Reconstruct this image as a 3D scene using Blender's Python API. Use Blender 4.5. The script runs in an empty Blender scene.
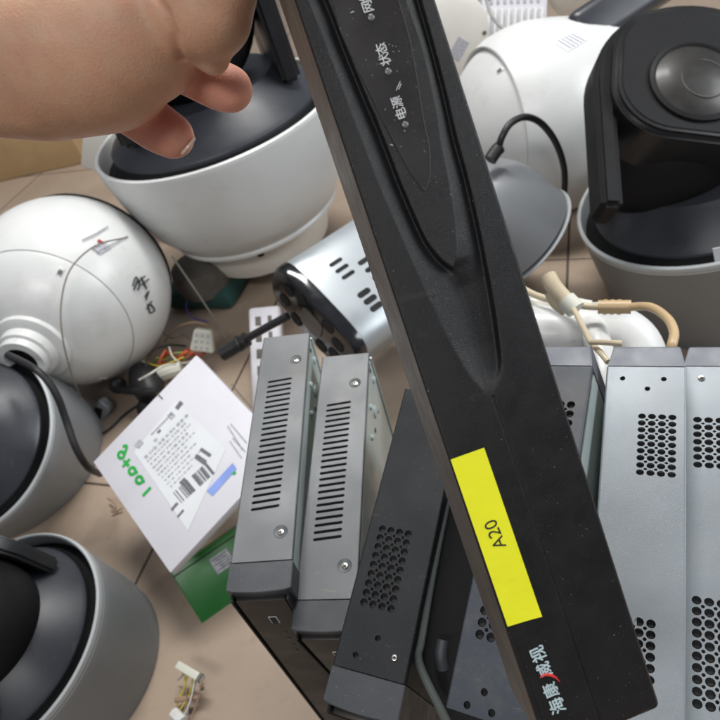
import bpy, bmesh, math, random
import numpy as np
from mathutils import Vector, Matrix
random.seed(4)
S = bpy.context.scene
COL = S.collection
V = Vector
# ------------------------------------------------------------------ camera
F, CX, CAMH = 620.0, 360.0, 0.66
UZ = V((-205, 632, 620)).normalized()            # world up seen in camera axes (right, up, back)
YB = (V((0, 0, -1)) - UZ * UZ.dot(V((0, 0, -1)))).normalized()
XB = YB.cross(UZ)
RW = Matrix((XB, YB, UZ))                          # camera axes -> world axes
CAM = V((0, 0, CAMH))
def cdir(x, y, z): return RW @ V((x, y, z))
def C(px, py, d): return CAM + RW @ V(((px-CX)/F*d, -(py-CX)/F*d, -d))
KF = .82                                            # size of the recorders in the stack and in the hand
def K(px, py, d): return C(px, py, d*KF)
def Z(px, py, z=0.0):
    r = RW @ V(((px-CX)/F, -(py-CX)/F, -1)); return CAM + r*((z-CAMH)/r.z)
cd = bpy.data.cameras.new('camera'); co = bpy.data.objects.new('camera', cd); COL.objects.link(co)
co.matrix_world = Matrix.Translation(CAM) @ RW.to_4x4()
cd.sensor_width = 36; cd.lens = 31.0; cd.clip_start = .01; cd.clip_end = 60
cd.dof.use_dof = True; cd.dof.focus_distance = .25; cd.dof.aperture_fstop = 24
S.camera = co
# ------------------------------------------------------------------ materials
def mat(name, col, rough=.5, metal=0., var=.12, vscale=30, bump=.0, bscale=400, spec=.5, rvar=.1, speck=0., coat=0., sss=0., trans=0., alpha=1., vcol=False, streak=None, grime=0.):
    m = bpy.data.materials.new(name); m.use_nodes = True
    nt = m.node_tree; N = nt.nodes; L = nt.links
    b = N['Principled BSDF']
    def nd(t, **k):
        n = N.new(t)
        for a, v in k.items(): setattr(n, a, v)
        return n
    tc = nd('ShaderNodeTexCoord')
    n1 = nd('ShaderNodeTexNoise'); n1.inputs['Scale'].default_value = vscale; n1.inputs['Detail'].default_value = 5
    mp = nd('ShaderNodeMapping')
    if streak: mp.inputs['Scale'].default_value = streak
    L.new(tc.outputs['Object'], mp.inputs['Vector']); L.new(mp.outputs[0], n1.inputs['Vector'])
    mr = nd('ShaderNodeMapRange'); mr.inputs['From Min'].default_value = .3; mr.inputs['From Max'].default_value = .7
    mr.inputs['To Min'].default_value = 1-var; mr.inputs['To Max'].default_value = 1+var
    L.new(n1.outputs['Fac'], mr.inputs['Value'])
    mx = nd('ShaderNodeVectorMath', operation='SCALE')
    if vcol:
        at = nd('ShaderNodeAttribute'); at.attribute_name = 'tint'; L.new(at.outputs['Color'], mx.inputs[0])
    else: mx.inputs[0].default_value = col
    L.new(mr.outputs[0], mx.inputs['Scale'])
    out = mx.outputs[0]
    if speck > 0:
        n3 = nd('ShaderNodeTexNoise'); n3.inputs['Scale'].default_value = 900; n3.inputs['Detail'].default_value = 1
        L.new(tc.outputs['Object'], n3.inputs['Vector'])
        r3 = nd('ShaderNodeMapRange'); r3.inputs['From Min'].default_value = .74; r3.inputs['From Max'].default_value = .8
        r3.inputs['To Max'].default_value = speck
        L.new(n3.outputs['Fac'], r3.inputs['Value'])
        m3 = nd('ShaderNodeMix', data_type='RGBA'); L.new(r3.outputs[0], m3.inputs['Factor']); L.new(out, m3.inputs['A'])
        m3.inputs['B'].default_value = (.45, .44, .42, 1); out = m3.outputs['Result']
    if grime > 0:
        for sc_, lo_, hi_, am_, st_ in ((11, .54, .74, grime, (1, 1, 1)), (26, .63, .67, grime*1.3, (1, 5, 2.2))):
            mg = nd('ShaderNodeMapping'); mg.inputs['Scale'].default_value = st_; mg.inputs['Rotation'].default_value = (.5, .8, .3); L.new(tc.outputs['Object'], mg.inputs['Vector'])
            ng = nd('ShaderNodeTexNoise'); ng.inputs['Scale'].default_value = sc_; ng.inputs['Detail'].default_value = 10; ng.inputs['Roughness'].default_value = .72
            L.new(mg.outputs[0], ng.inputs['Vector'])
            rg = nd('ShaderNodeMapRange'); rg.inputs['From Min'].default_value = lo_; rg.inputs['From Max'].default_value = hi_; rg.inputs['To Max'].default_value = am_
            L.new(ng.outputs['Fac'], rg.inputs['Value'])
            m4 = nd('ShaderNodeMix', data_type='RGBA'); L.new(rg.outputs[0], m4.inputs['Factor']); L.new(out, m4.inputs['A']); m4.inputs['B'].default_value = (.24, .20, .15, 1); out = m4.outputs['Result']
    L.new(out, b.inputs['Base Color'])
    r1 = nd('ShaderNodeMapRange'); r1.inputs['From Min'].default_value = .3; r1.inputs['From Max'].default_value = .7
    r1.inputs['To Min'].default_value = max(.02, rough-rvar); r1.inputs['To Max'].default_value = min(1, rough+rvar)
    n4 = nd('ShaderNodeTexNoise'); n4.inputs['Scale'].default_value = vscale*1.7; n4.inputs['Detail'].default_value = 6
    L.new(mp.outputs[0], n4.inputs['Vector']); L.new(n4.outputs['Fac'], r1.inputs['Value']); L.new(r1.outputs[0], b.inputs['Roughness'])
    b.inputs['Metallic'].default_value = metal; b.inputs['Specular IOR Level'].default_value = spec
    b.inputs['Coat Weight'].default_value = coat; b.inputs['Coat Roughness'].default_value = .15
    if sss: b.inputs['Subsurface Weight'].default_value = sss; b.inputs['Subsurface Radius'].default_value = (.006, .002, .001); b.inputs['Subsurface Scale'].default_value = 1
    b.inputs['Transmission Weight'].default_value = trans; b.inputs['Alpha'].default_value = alpha
    if bump:
        n2 = nd('ShaderNodeTexNoise'); n2.inputs['Scale'].default_value = bscale; n2.inputs['Detail'].default_value = 3
        L.new(tc.outputs['Object'], n2.inputs['Vector'])
        bp = nd('ShaderNodeBump'); bp.inputs['Strength'].default_value = bump; bp.inputs['Distance'].default_value = .0006
        L.new(n2.outputs['Fac'], bp.inputs['Height']); L.new(bp.outputs[0], b.inputs['Normal'])
    return m
M = {
 'skin': mat('skin', (.5, .3, .2), .5, var=.10, vscale=60, bump=.35, bscale=1100, sss=.25, vcol=True, spec=.35),
 'nail': mat('nail', (.68, .5, .42), .3, var=.05),
 'bezel': mat('black_textured_plastic', (.0085, .0085, .009), .37, var=.2, vscale=60, bump=.35, bscale=3200, speck=.25, spec=.42, grime=0.035),
 'plaque': mat('smoked_gloss_plastic', (.03, .027, .027), .3, var=.15, bump=.15, bscale=2500, speck=.5),
 'bezelside': mat('side_plastic_warm_bounce', (.155, .132, .112), .42, var=.12, vscale=50, bump=.2, bscale=2500, metal=.1),  # warm bounce from hand and floor is put into this colour
 'seam': mat('dark_seam', (.008, .008, .008), .7),
 'yellow': mat('yellow_sticker', (.93, .92, .02), .5, var=.03, vscale=60, bump=.08, bscale=300, grime=0.05),
 'ink': mat('black_ink', (.02, .02, .02), .6),
 'printw': mat('white_print', (.62, .63, .64), .5),
 'brand': mat('pale_print', (.5, .62, .64), .4),
 'red': mat('red_print', (.55, .03, .03), .4),
 'led': mat('indicator_lens', (.16, .16, .16), .3),
 'steelgrey': mat('grey_painted_steel', (.115, .123, .13), .42, metal=.25, var=.08, vscale=12, bump=.2, bscale=2500, speck=.25, grime=0.25),
 'slate': mat('slate_painted_steel', (.045, .053, .066), .45, metal=.1, var=.10, vscale=10, bump=.2, bscale=2500, speck=.2, grime=0.2),
 'slatel': mat('light_slate_painted_steel', (.225, .25, .27), .36, metal=.35, var=.12, vscale=9, bump=.2, bscale=2500, speck=.15, grime=0.16),
 'darksteel': mat('charcoal_painted_steel', (.010, .012, .015), .55, metal=0., var=.2, vscale=12, bump=.3, bscale=2500, speck=.3, spec=.3, grime=0.1),
 'zinc': mat('zinc_steel', (.46, .53, .51), .38, metal=.12, var=.12, vscale=15, bump=.1, bscale=300, grime=0.15),
 'dullsteel': mat('dull_dark_steel', (.15, .17, .165), .45, metal=.4, var=.25, vscale=25),
 'inner': mat('dark_inside', (.01, .01, .011), .8),
 'frontpl': mat('dark_front_plastic', (.034, .039, .046), .45, var=.15, bump=.3, bscale=2500, speck=.3),
 'frontbr': mat('brown_black_front', (.016, .0135, .011), .5, var=.2, vscale=15, speck=.15),
 'chrome': mat('screw_metal', (.62, .6, .56), .28, metal=1, var=.1),
 'white': mat('white_plastic', (.68, .69, .68), .34, var=.07, vscale=8, bump=.08, bscale=900, speck=.04, grime=0.2),
 'whitewarm': mat('warm_white_plastic', (.72, .70, .64), .42, var=.06, vscale=8, grime=0.2),
 'whitebowl': mat('white_satin_housing', (.66, .67, .66), .34, var=.07, vscale=7, bump=.1, bscale=1200, grime=0.16),
 'greyh': mat('grey_satin_housing', (.235, .25, .265), .42, var=.07, vscale=7, bump=.2, bscale=1600, grime=0.22),
 'greyrim': mat('pale_grey_rim', (.46, .49, .50), .35, var=.05, grime=0.15),
 'greytaupe': mat('taupe_grey_housing', (.20, .205, .205), .42, var=.07, vscale=7, bump=.2, bscale=1600, grime=0.15),
 'blackp': mat('black_gloss_plastic', (.011, .011, .012), .32, var=.2, vscale=10, bump=.15, bscale=1500),
 'collar': mat('dark_blue_grey_plastic', (.034, .037, .045), .34, var=.15, vscale=8, bump=.2, bscale=1600, speck=.1, grime=0.08),
 'blackm': mat('black_matte_plastic', (.007, .007, .008), .6, var=.2, vscale=12, bump=.2, bscale=1500, speck=.2, spec=.25),
 'glass': mat('lens_glass', (.035, .032, .03), .14, var=.3, vscale=40, coat=.6),
 'lensglass': mat('coated_lens', (.03, .028, .026), .40, var=.35, vscale=25, coat=.1, rvar=.08, spec=.35),
 'lensring': mat('lens_ring', (.085, .08, .074), .35, var=.2, vscale=40),
 'silver': mat('silver_painted_housing', (.40, .435, .46), .36, metal=.4, var=.06, vscale=9, bump=.1, bscale=1500, grime=0.15),
 'blackgloss': mat('glossy_black_face', (.012, .012, .014), .12, var=.2, coat=.5),
 'rubber': mat('black_rubber', (.018, .018, .019), .45, var=.2, bump=.2, bscale=700),
 'paper': mat('white_card', (.66, .655, .70), .55, var=.04, vscale=14, bump=.12, bscale=150, grime=0.08),
 'label': mat('label_paper', (.72, .74, .76), .5, var=.03),
 'printg': mat('grey_print', (.16, .16, .18), .6, var=.3, vscale=300),
 'printl': mat('pale_grey_print', (.42, .42, .46), .6, var=.3, vscale=300),
 'blue': mat('blue_print', (.24, .34, .72), .5),
 'marker': mat('green_marker', (.02, .38, .06), .5),
 'greenbox': mat('green_card', (.012, .16, .022), .42, var=.15, vscale=14, bump=.15, bscale=200),
 'kraft': mat('kraft_card', (.46, .31, .16), .7, var=.08, vscale=14, bump=.2, bscale=300),
 'beige': mat('beige_cable', (.55, .47, .33), .42, var=.08, vscale=60),
 'tan': mat('tan_cable', (.50, .36, .20), .42, var=.1, vscale=60),
 'greycab': mat('grey_cable', (.30, .30, .29), .45),
 'twine': mat('grey_brown_string', (.23, .20, .17), .6),
 'yellowc': mat('yellow_wire', (.55, .45, .06), .45), 'orangec': mat('orange_wire', (.55, .10, .03), .45),
 'greenc': mat('green_wire', (.22, .26, .07), .5), 'purple': mat('purple_wire', (.10, .05, .28), .45),
 'redc': mat('red_wire', (.4, .03, .02), .45), 'brownc': mat('pale_brown_cable', (.34, .23, .16), .5),
 'teal': mat('teal_foam', (.02, .075, .065), .7, var=.2), 'mud': mat('grey_brown_base', (.13, .12, .105), .7, var=.2),
 'conn': mat('ivory_connector', (.60, .60, .52), .45, var=.08),
}
# ------------------------------------------------------------------ scene graph helpers
def thing(name, label, cat, mw, group=None):
    o = bpy.data.objects.new(name, None); COL.objects.link(o); o.empty_display_size = .02
    o.matrix_world = mw; o['label'] = label; o['category'] = cat
    if group: o['group'] = group
    return o
def tag(o, label, cat, group=None):
    o['label'] = label; o['category'] = cat
    if group: o['group'] = group
    return o
class MB:
    def __init__(s): s.bm = bmesh.new(); s.mats = []
    def mi(s, m):
        if m not in s.mats: s.mats.append(m)
        return s.mats.index(m)
    def add(s, verts, faces, m=0, T=None):
        vs = [s.bm.verts.new(T @ V(v) if T else V(v)) for v in verts]
        for f in faces:
            try: fc = s.bm.faces.new([vs[i] for i in f]); fc.material_index = m
            except ValueError: pass
        return vs
    def box(s, c, size, bev=0, T=None, m=0, seg=2):
        b = bmesh.new(); bmesh.ops.create_cube(b, size=1)
        for v in b.verts: v.co = V((v.co.x*size[0], v.co.y*size[1], v.co.z*size[2]))
        if bev: bmesh.ops.bevel(b, geom=b.edges[:], offset=bev, segments=seg, affect='EDGES', profile=.5)
        for v in b.verts:
            v.co = v.co + V(c)
            if T: v.co = T @ v.co
        s.merge(b, m); return s
    def merge(s, b, m=0):
        b.verts.ensure_lookup_table(); mp = {}
        for v in b.verts: mp[v] = s.bm.verts.new(v.co)
        for f in b.faces:
            try: n = s.bm.faces.new([mp[v] for v in f.verts]); n.material_index = m
            except ValueError: pass
        b.free()
    def lathe(s, prof, seg=64, T=None, m=0, cap=(True, True), sx=1., sy=1.):
        rings = []
        for r, z in prof:
            rings.append([s.bm.verts.new((T @ V(p)) if T else V(p)) for p in
                [(r*sx*math.cos(2*math.pi*i/seg), r*sy*math.sin(2*math.pi*i/seg), z) for i in range(seg)]])
        for a, b in zip(rings[:-1], rings[1:]):
            for i in range(seg):
                j = (i+1) % seg
                f = s.bm.faces.new((a[i], a[j], b[j], b[i])); f.material_index = m
        if cap[0]: s.bm.faces.new(rings[0][::-1]).material_index = m
        if cap[1]: s.bm.faces.new(rings[-1]).material_index = m
        return s
    def tube(s, pts, r, seg=10, sub=6, T=None, m=0):
        P = [V(p) for p in pts]
        if sub > 1 and len(P) > 2:
            Q = []; E = [P[0]*2-P[1]] + P + [P[-1]*2-P[-2]]
            for i in range(1, len(E)-2):
                for k in range(sub):
                    t = k/sub; a, b, c, d = E[i-1:i+3]
                    Q.append(.5*((2*b)+(c-a)*t+(2*a-5*b+4*c-d)*t*t+(3*b-a-3*c+d)*t**3))
            Q.append(P[-1]); P = Q
        n = len(P); rr = (lambda t: r) if not callable(r) else r
        t0 = (P[1]-P[0]).normalized(); nx = t0.orthogonal().normalized(); rings = []
        for i, p in enumerate(P):
            t = (P[min(i+1, n-1)]-P[max(i-1, 0)]).normalized()
            nx = (nx - t*nx.dot(t)).normalized(); ny = t.cross(nx)
            R = rr(i/(n-1))
            ring = []
            for k in range(seg):
                a = 2*math.pi*k/seg; q = p+nx*(R*math.cos(a))+ny*(R*math.sin(a))
                ring.append(s.bm.verts.new(T @ q if T else q))
            rings.append(ring)
        for a, b in zip(rings[:-1], rings[1:]):
            for k in range(seg):
                j = (k+1) % seg; s.bm.faces.new((a[k], a[j], b[j], b[k])).material_index = m
        s.bm.faces.new(rings[0][::-1]).material_index = m; s.bm.faces.new(rings[-1]).material_index = m
        return s
    def prism(s, poly, z0, z1, T=None, m=0, bev=0):
        b = bmesh.new()
        lo = [b.verts.new((x, y, z0)) for x, y in poly]; hi = [b.verts.new((x, y, z1)) for x, y in poly]
        n = len(poly); b.faces.new(lo[::-1]); b.faces.new(hi)
        for i in range(n): j = (i+1) % n; b.faces.new((lo[i], lo[j], hi[j], hi[i]))
        bmesh.ops.recalc_face_normals(b, faces=b.faces[:])
        if bev: bmesh.ops.bevel(b, geom=[e for e in b.edges if e.calc_face_angle(0) > .5], offset=bev, segments=3, affect='EDGES')
        if T:
            for v in b.verts: v.co = T @ v.co
        s.merge(b, m); return s
    def plate(s, outer, holes, z, th, T=None, m=0):
        """flat sheet with real openings and their short inner walls"""
        b = bmesh.new(); ed = []
        for lp in [outer]+holes:
            vs = [b.verts.new((x, y, z)) for x, y in lp]
            for i in range(len(vs)): ed.append(b.edges.new((vs[i], vs[(i+1) % len(vs)])))
        bmesh.ops.triangle_fill(b, use_beauty=True, use_dissolve=False, edges=ed, normal=(0, 0, 1))
        for f in b.faces:
            f.normal_update()
            if f.normal.z < 0: f.normal_flip()
        for lp in [outer]+holes:
            a = [b.verts.new((x, y, z)) for x, y in lp]; c = [b.verts.new((x, y, z-th)) for x, y in lp]
            for i in range(len(a)):
                j = (i+1) % len(a); b.faces.new((a[i], a[j], c[j], c[i]))
        if T:
            for v in b.verts: v.co = T @ v.co
        s.merge(b, m); return s
    def build(s, name, material, parent=None, ang=35, mw=None, weld=True):
        if weld: bmesh.ops.remove_doubles(s.bm, verts=s.bm.verts[:], dist=1e-6)
        lim = math.radians(ang)
        for f in s.bm.faces: f.smooth = True
        for e in s.bm.edges:
            if len(e.link_faces) == 2:
                e.smooth = e.calc_face_angle(0) < lim
        me = bpy.data.meshes.new(name); s.bm.to_mesh(me); s.bm.free()
        for x in (material if isinstance(material, (list, tuple)) else [material]):
            me.materials.append(M[x] if isinstance(x, str) else x)
        o = bpy.data.objects.new(name, me); COL.objects.link(o)
        if parent: o.parent = parent
        elif mw: o.matrix_world = mw
        return o
def frame(o, x, y, z):
    m = Matrix((x, y, z)).transposed().to_4x4(); m.translation = o; return m
def axis_frame(px, py, d, img, phi, spin=0):
    """local z leans from the line of sight by phi, towards picture direction img; local -y faces the viewer"""
    o = C(px, py, d); v = (o-CAM).normalized(); t = cdir(img[0], -img[1], 0); t = (t-v*t.dot(v)).normalized()
    p = math.radians(phi); z = (t*math.sin(p)-v*math.cos(p)).normalized()
    y = (v-z*v.dot(z)).normalized(); x = y.cross(z)
    return frame(o, x, y, z) @ Matrix.Rotation(math.radians(spin), 4, 'Z')
def textmesh(body, size, T, name, material, parent, ext=.00006, align='CENTER', bold=0., thick=0.):
    c = bpy.data.curves.new(name, 'FONT'); c.body = body; c.size = size; c.extrude = ext; c.align_x = align; c.align_y = 'CENTER'; c.offset = bold
    t = bpy.data.objects.new(name, c); COL.objects.link(t)
    bpy.context.view_layer.update()
    me = bpy.data.meshes.new_from_object(t.evaluated_get(bpy.context.evaluated_depsgraph_get()))
    bpy.data.objects.remove(t)
    if thick:                                   # heavier strokes: the same glyph laid down again a hair to each side
        b = bmesh.new()
        for i, (dx, dy) in enumerate(((0, 0), (1, .2), (-1, -.2), (.2, 1), (-.2, -1))):
            k = len(b.verts); b.from_mesh(me); b.verts.ensure_lookup_table()
            for v in b.verts[k:]: v.co += V((dx*thick, dy*thick, i*.00001))
        b.to_mesh(me); b.free()
    me.transform(T); me.materials.clear(); me.materials.append(M[material])
    o = bpy.data.objects.new(name, me); COL.objects.link(o); o.parent = parent
    return o
def circ(x, y, r, n=12): return [(x+r*math.cos(2*math.pi*i/n), y+r*math.sin(2*math.pi*i/n)) for i in range(n)]
def slot(x0, x1, y, r, n=5, sk=0.):
    return ([(x1+r*math.cos(a), y+sk+r*math.sin(a)) for a in [(-.5+i/n)*math.pi for i in range(n+1)]] +
            [(x0-r*math.cos(a), y-sk-r*math.sin(a)) for a in [(-.5+i/n)*math.pi for i in range(n+1)]])
# ------------------------------------------------------------------ floor
def floor():
    p1, p2 = Z(569, 228), Z(567, 285); d = (p2-p1); th = math.atan2(d.y, d.x)
    n = V((-math.sin(th), math.cos(th), 0)); off = n.dot(p1)
    q = Z(297, 700); gap = abs(n.dot(q)-off); size = max(gap, .5)
    m = bpy.data.materials.new('ceramic_floor_tile'); m.use_nodes = True; nt = m.node_tree; N = nt.nodes; L = nt.links; b = N['Principled BSDF']
    tc = N.new('ShaderNodeTexCoord')
    def frac(vec, o):
        dt = N.new('ShaderNodeVectorMath'); dt.operation = 'DOT_PRODUCT'; dt.inputs[1].default_value = vec; L.new(tc.outputs['Object'], dt.inputs[0])
        a = N.new('ShaderNodeMath'); a.operation = 'SUBTRACT'; L.new(dt.outputs['Value'], a.inputs[0]); a.inputs[1].default_value = o
        e = N.new('ShaderNodeMath'); e.operation = 'PINGPONG'; e.inputs[1].default_value = size/2; L.new(a.outputs[0], e.inputs[0])
        g = N.new('ShaderNodeMapRange'); g.inputs['From Min'].default_value = .0013; g.inputs['From Max'].default_value = .0026; L.new(e.outputs[0], g.inputs['Value']); return g
    g1 = frac((n.x, n.y, 0), off); g2 = frac((math.cos(th), math.sin(th), 0), .13)
    mn = N.new('ShaderNodeMath'); mn.operation = 'MINIMUM'; L.new(g1.outputs[0], mn.inputs[0]); L.new(g2.outputs[0], mn.inputs[1])
    ns = N.new('ShaderNodeTexNoise'); ns.inputs['Scale'].default_value = 5; ns.inputs['Detail'].default_value = 8; L.new(tc.outputs['Object'], ns.inputs['Vector'])
    cr = N.new('ShaderNodeValToRGB'); cr.color_ramp.elements[0].position = .3; cr.color_ramp.elements[0].color = (.325, .25, .19, 1)
    cr.color_ramp.elements[1].position = .7; cr.color_ramp.elements[1].color = (.41, .32, .245, 1); L.new(ns.outputs['Fac'], cr.inputs[0])
    mx = N.new('ShaderNodeMix'); mx.data_type = 'RGBA'; L.new(mn.outputs[0], mx.inputs['Factor']); mx.inputs['A'].default_value = (.07, .05, .04, 1); L.new(cr.outputs[0], mx.inputs['B'])
    nf = N.new('ShaderNodeTexNoise'); nf.inputs['Scale'].default_value = 60; nf.inputs['Detail'].default_value = 8; L.new(tc.outputs['Object'], nf.inputs['Vector'])
    mf = N.new('ShaderNodeMapRange'); mf.inputs['From Min'].default_value = .56; mf.inputs['From Max'].default_value = .75; mf.inputs['To Max'].default_value = .35; L.new(nf.outputs['Fac'], mf.inputs['Value'])
    m2 = N.new('ShaderNodeMix'); m2.data_type = 'RGBA'; L.new(mf.outputs[0], m2.inputs['Factor']); L.new(mx.outputs['Result'], m2.inputs['A']); m2.inputs['B'].default_value = (.23, .175, .135, 1)
    L.new(m2.outputs['Result'], b.inputs['Base Color'])
    b.inputs['Roughness'].default_value = .42
    bp = N.new('ShaderNodeBump'); bp.inputs['Distance'].default_value = .001; bp.inputs['Strength'].default_value = .6; L.new(mn.outputs[0], bp.inputs['Height']); L.new(bp.outputs[0], b.inputs['Normal'])
    f = MB(); f.add([(-9, -9, 0), (9, -9, 0), (9, 12, 0), (-9, 12, 0)], [(0, 1, 2, 3)])
    o = f.build('floor', m); o['kind'] = 'structure'
floor()
# ------------------------------------------------------------------ recorder held in the hand
def held_recorder():
    W = .0468
    TL, BL = K(295, 0, .2106), K(546, 748, .2325); y = (TL-BL).normalized()
    BR = K(659, 708, .2325+.0038); x = (BR-BL); x = (x-y*x.dot(y)).normalized(); z = x.cross(y); BL = BL-y*.0022
    T = frame(BL, x, y, z) @ Matrix.Scale(KF, 4); Ti = T.inverted(); LEN = .37
    def uv(px, py):
        r = C(px, py, 1)-CAM; k = (BL-CAM).dot(z)/r.dot(z); p = Ti @ (CAM+r*k); return p.x, p.y
    root = thing('video_recorder', 'black recorder held up by the hand, with a yellow A20 sticker on its long front', 'recorder', T)
    def curve(pts):
        P = [V(uv(*p)) for p in pts]; E_ = [P[0]*2-P[1]]+P+[P[-1]*2-P[-2]]; q = []
        for i in range(1, len(E_)-2):
            a_, b_, c_, d_ = E_[i-1:i+3]
            for k in range(10):
                t_ = k/10; q.append(.5*((2*b_)+(c_-a_)*t_+(2*a_-5*b_+4*c_-d_)*t_*t_+(3*b_-a_-3*c_+d_)*t_**3))
        q = sorted([tuple(v) for v in q+[P[-1]]], key=lambda a: a[1]); return np.array([a[1] for a in q]), np.array([a[0] for a in q])
    A = curve([(258, -120), (308, 0), (331, 58), (355, 122), (379, 184), (402, 238), (420, 279), (439, 320), (454, 349), (471, 377), (489, 394)])
    D = curve([(375, -150), (420.7, 0), (443, 81), (456, 136), (466.7, 175), (479, 228), (489, 279), (495, 314), (498.5, 340), (500.5, 360), (499, 374), (490, 394)])
    IL = curve([(276, -120), (327, 0), (345, 46), (363, 90), (377.5, 124), (390, 156), (402, 187), (423, 235), (434, 252), (444, 263), (453, 269.5)])
    IR = curve([(360, -150), (407, 0), (423.6, 50), (437, 111), (441.7, 142), (450, 184), (455, 217), (457, 250), (453.5, 269.5)])
    vt = uv(453, 269.5); ve = uv(489, 394)
    nu, nv = 300, 1500
    us = np.linspace(0, W, nu+1); vs = np.linspace(0, LEN, nv+1)
    U, VV = np.meshgrid(us, vs)
    a = np.interp(vs, *A)[:, None]; d = np.interp(vs, *D)[:, None]
    il = np.interp(vs, *IL)[:, None]; ir = np.interp(vs, *IR)[:, None]
    vcol = vs[:, None]
    t = np.clip((vcol-ve[1])/(vt[1]-ve[1]), 0, 1); mid = ve[0]+(vt[0]-ve[0])*t**.8 + .0012*np.sin(np.pi*t)
    noisl = vcol < vt[1]; il = np.where(noisl, mid, il); ir = np.where(noisl, mid, ir)
    dep = np.clip((d-a)/.016, 0, 1)*.0027
    left = np.clip((U-a)/np.maximum(il-a, 1e-5), 0, 1); right = np.clip((d-U)/np.maximum(d-ir, 1e-5), 0, 1)
    w9 = np.clip((vt[1]-vcol)/.010+.3, 0, 1); rt = 1-right; h = np.where(U < il, -dep*left, np.where(U > ir, -dep*(rt*(1-w9)+w9), 0))
    h = np.where((U >= il) & (U <= ir) & (~noisl), .0002, h)
    h = np.where((U < a) | (U > d), 0, h)
    h = np.where(vcol < ve[1], 0, h)
    # smooth floor of the scoop where the island has ended
    ker = np.array([1, 4, 6, 4, 1.])/16
    def blur(h, n, ax):
        for _ in range(n): h = sum(ker[i]*np.roll(h, i-2, axis=ax) for i in range(5))
        return h
    hb = blur(blur(h, 5, 1), 12, 0); w8 = np.clip((vt[1]-vcol)/.012, 0, 1)
    h0 = h; h = blur(blur(h, 3, 1), 4, 0)*(1-w8)+hb*w8
    soft = blur(blur(h0, 110, 1), 110, 0); ws_ = np.clip((vt[1]+.001-vcol)/.003, 0, 1)*np.exp(-(np.maximum(0, U-mid)/.0012)**2-(np.maximum(0, mid-U)/.0022)**2)
    h = h*(1-ws_)+soft*ws_
    g0, g1 = uv(493, 396), uv(600, 720)
    gu = g0[0]+(g1[0]-g0[0])*(vcol-g0[1])/(g1[1]-g0[1])
    h = h + np.where(vcol < g0[1], -.0005*np.exp(-((U-gu)/.00042)**2), 0)
    h = h - .0002*np.clip((U-gu)/.001, 0, 1)*np.clip((g0[1]-vcol)/.03, 0, 1)
    e = np.minimum(np.minimum(U, W-U), np.minimum(VV, LEN-VV)); h = h - np.where(e < .0011, .0011-np.sqrt(np.maximum(.0011**2-(.0011-e)**2, 0)), 0)
    # rounded corners of the face outline
    X, Y = U.copy(), VV.copy(); r = .0022
    for cx, cy, sx, sy in ((r, r, -1, -1), (W-r, r, 1, -1), (r, LEN-r, -1, 1), (W-r, LEN-r, 1, 1)):
        dx, dy = (X-cx)*sx, (Y-cy)*sy; q = (dx > 0) & (dy > 0); mx = np.maximum(dx, dy); l = np.hypot(dx, dy)
        s = np.where(q & (l > 0), mx/np.maximum(l, 1e-9), 1); X = np.where(q, cx+sx*dx*s, X); Y = np.where(q, cy+sy*dy*s, Y)
    verts = np.stack([X, Y, h], -1).reshape(-1, 3)
    idx = np.arange((nu+1)*(nv+1)).reshape(nv+1, nu+1)
    faces = np.stack([idx[:-1, :-1], idx[:-1, 1:], idx[1:, 1:], idx[1:, :-1]], -1).reshape(-1, 4)
    me = bpy.data.meshes.new('front_panel'); me.from_pydata(verts.tolist(), [], faces.tolist()); me.materials.append(M['bezel'])
    for p in me.polygons: p.use_smooth = True
    o = bpy.data.objects.new('front_panel', me); COL.objects.link(o); o.parent = root
    def rrect(i, r, n=5):
        pts = []
        for cx, cy, a0 in ((W-i-r, i+r, -90), (W-i-r, LEN-i-r, 0), (i+r, LEN-i-r, 90), (i+r, i+r, 180)):
            pts += [(cx+r*math.cos(math.radians(a0+90*k/n)), cy+r*math.sin(math.radians(a0+90*k/n))) for k in range(n+1)]
        return pts
    mb = MB(); o1 = rrect(.0, .0022); n = len(o1); i1 = rrect(.0012, .0018)
    mb.add([(x_, y_, -.0009) for x_, y_ in o1]+[(x_, y_, -.0125) for x_, y_ in o1], [(i, n+i, n+(i+1) % n, (i+1) % n) for i in range(n)])
    bmesh.ops.recalc_face_normals(mb.bm, faces=mb.bm.faces[:]); mb.prism(i1, -.0125, -.0052).build('panel_side', 'bezelside', root)
    MB().prism(rrect(.0012, .002), -.0140, -.0125).build('panel_seam', 'seam', root)
    MB().prism(rrect(.0001, .002), -.037, -.0140).build('chassis', 'bezelside', root)
    # smoked window on the island
    PL = [(288, -150), (333, 0), (340, 31), (369, 91), (383, 120), (398.6, 150.5), (412, 175), (422, 188)]
    PR = [(425.5, 189.5), (429, 181), (430, 170), (428.6, 145), (423.3, 120), (412, 52.5), (398, 0), (352, -150)]
    pl = [uv(*p) for p in PL+PR]
    b = bmesh.new(); vv = [b.verts.new((p[0], p[1], .0004)) for p in pl]; b.faces.new(vv)
    mb = MB(); mb.merge(b); win = mb.build('indicator_window', 'plaque', root)
    MB().tube([(p[0], p[1], .00042) for p in pl[:8]], .00005, 6, 5).tube([(p[0], p[1], .00046) for p in pl[7:]], .00013, 6, 5).build('window_outline', 'lensring', win)
    def at(px, py, h=.0005, rot=0):
        u, v = uv(px, py); return frame(V((u, v, h)), V((0, 1, 0)), V((-1, 0, 0)), V((0, 0, 1))) @ Matrix.Rotation(math.radians(rot), 4, 'Z')
    pxm = .2155/F
    for txt, p in (('电', (401.5, 114)), ('源', (397.5, 102.5)), ('状', (385.5, 60)), ('态', (382, 49.5)), ('网', (368, 7)), ('络', (364, -4))):
        textmesh(txt, 12.2*pxm, at(*p), 'printed_character', 'printw', root, 1e-5, thick=.00004)
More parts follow.
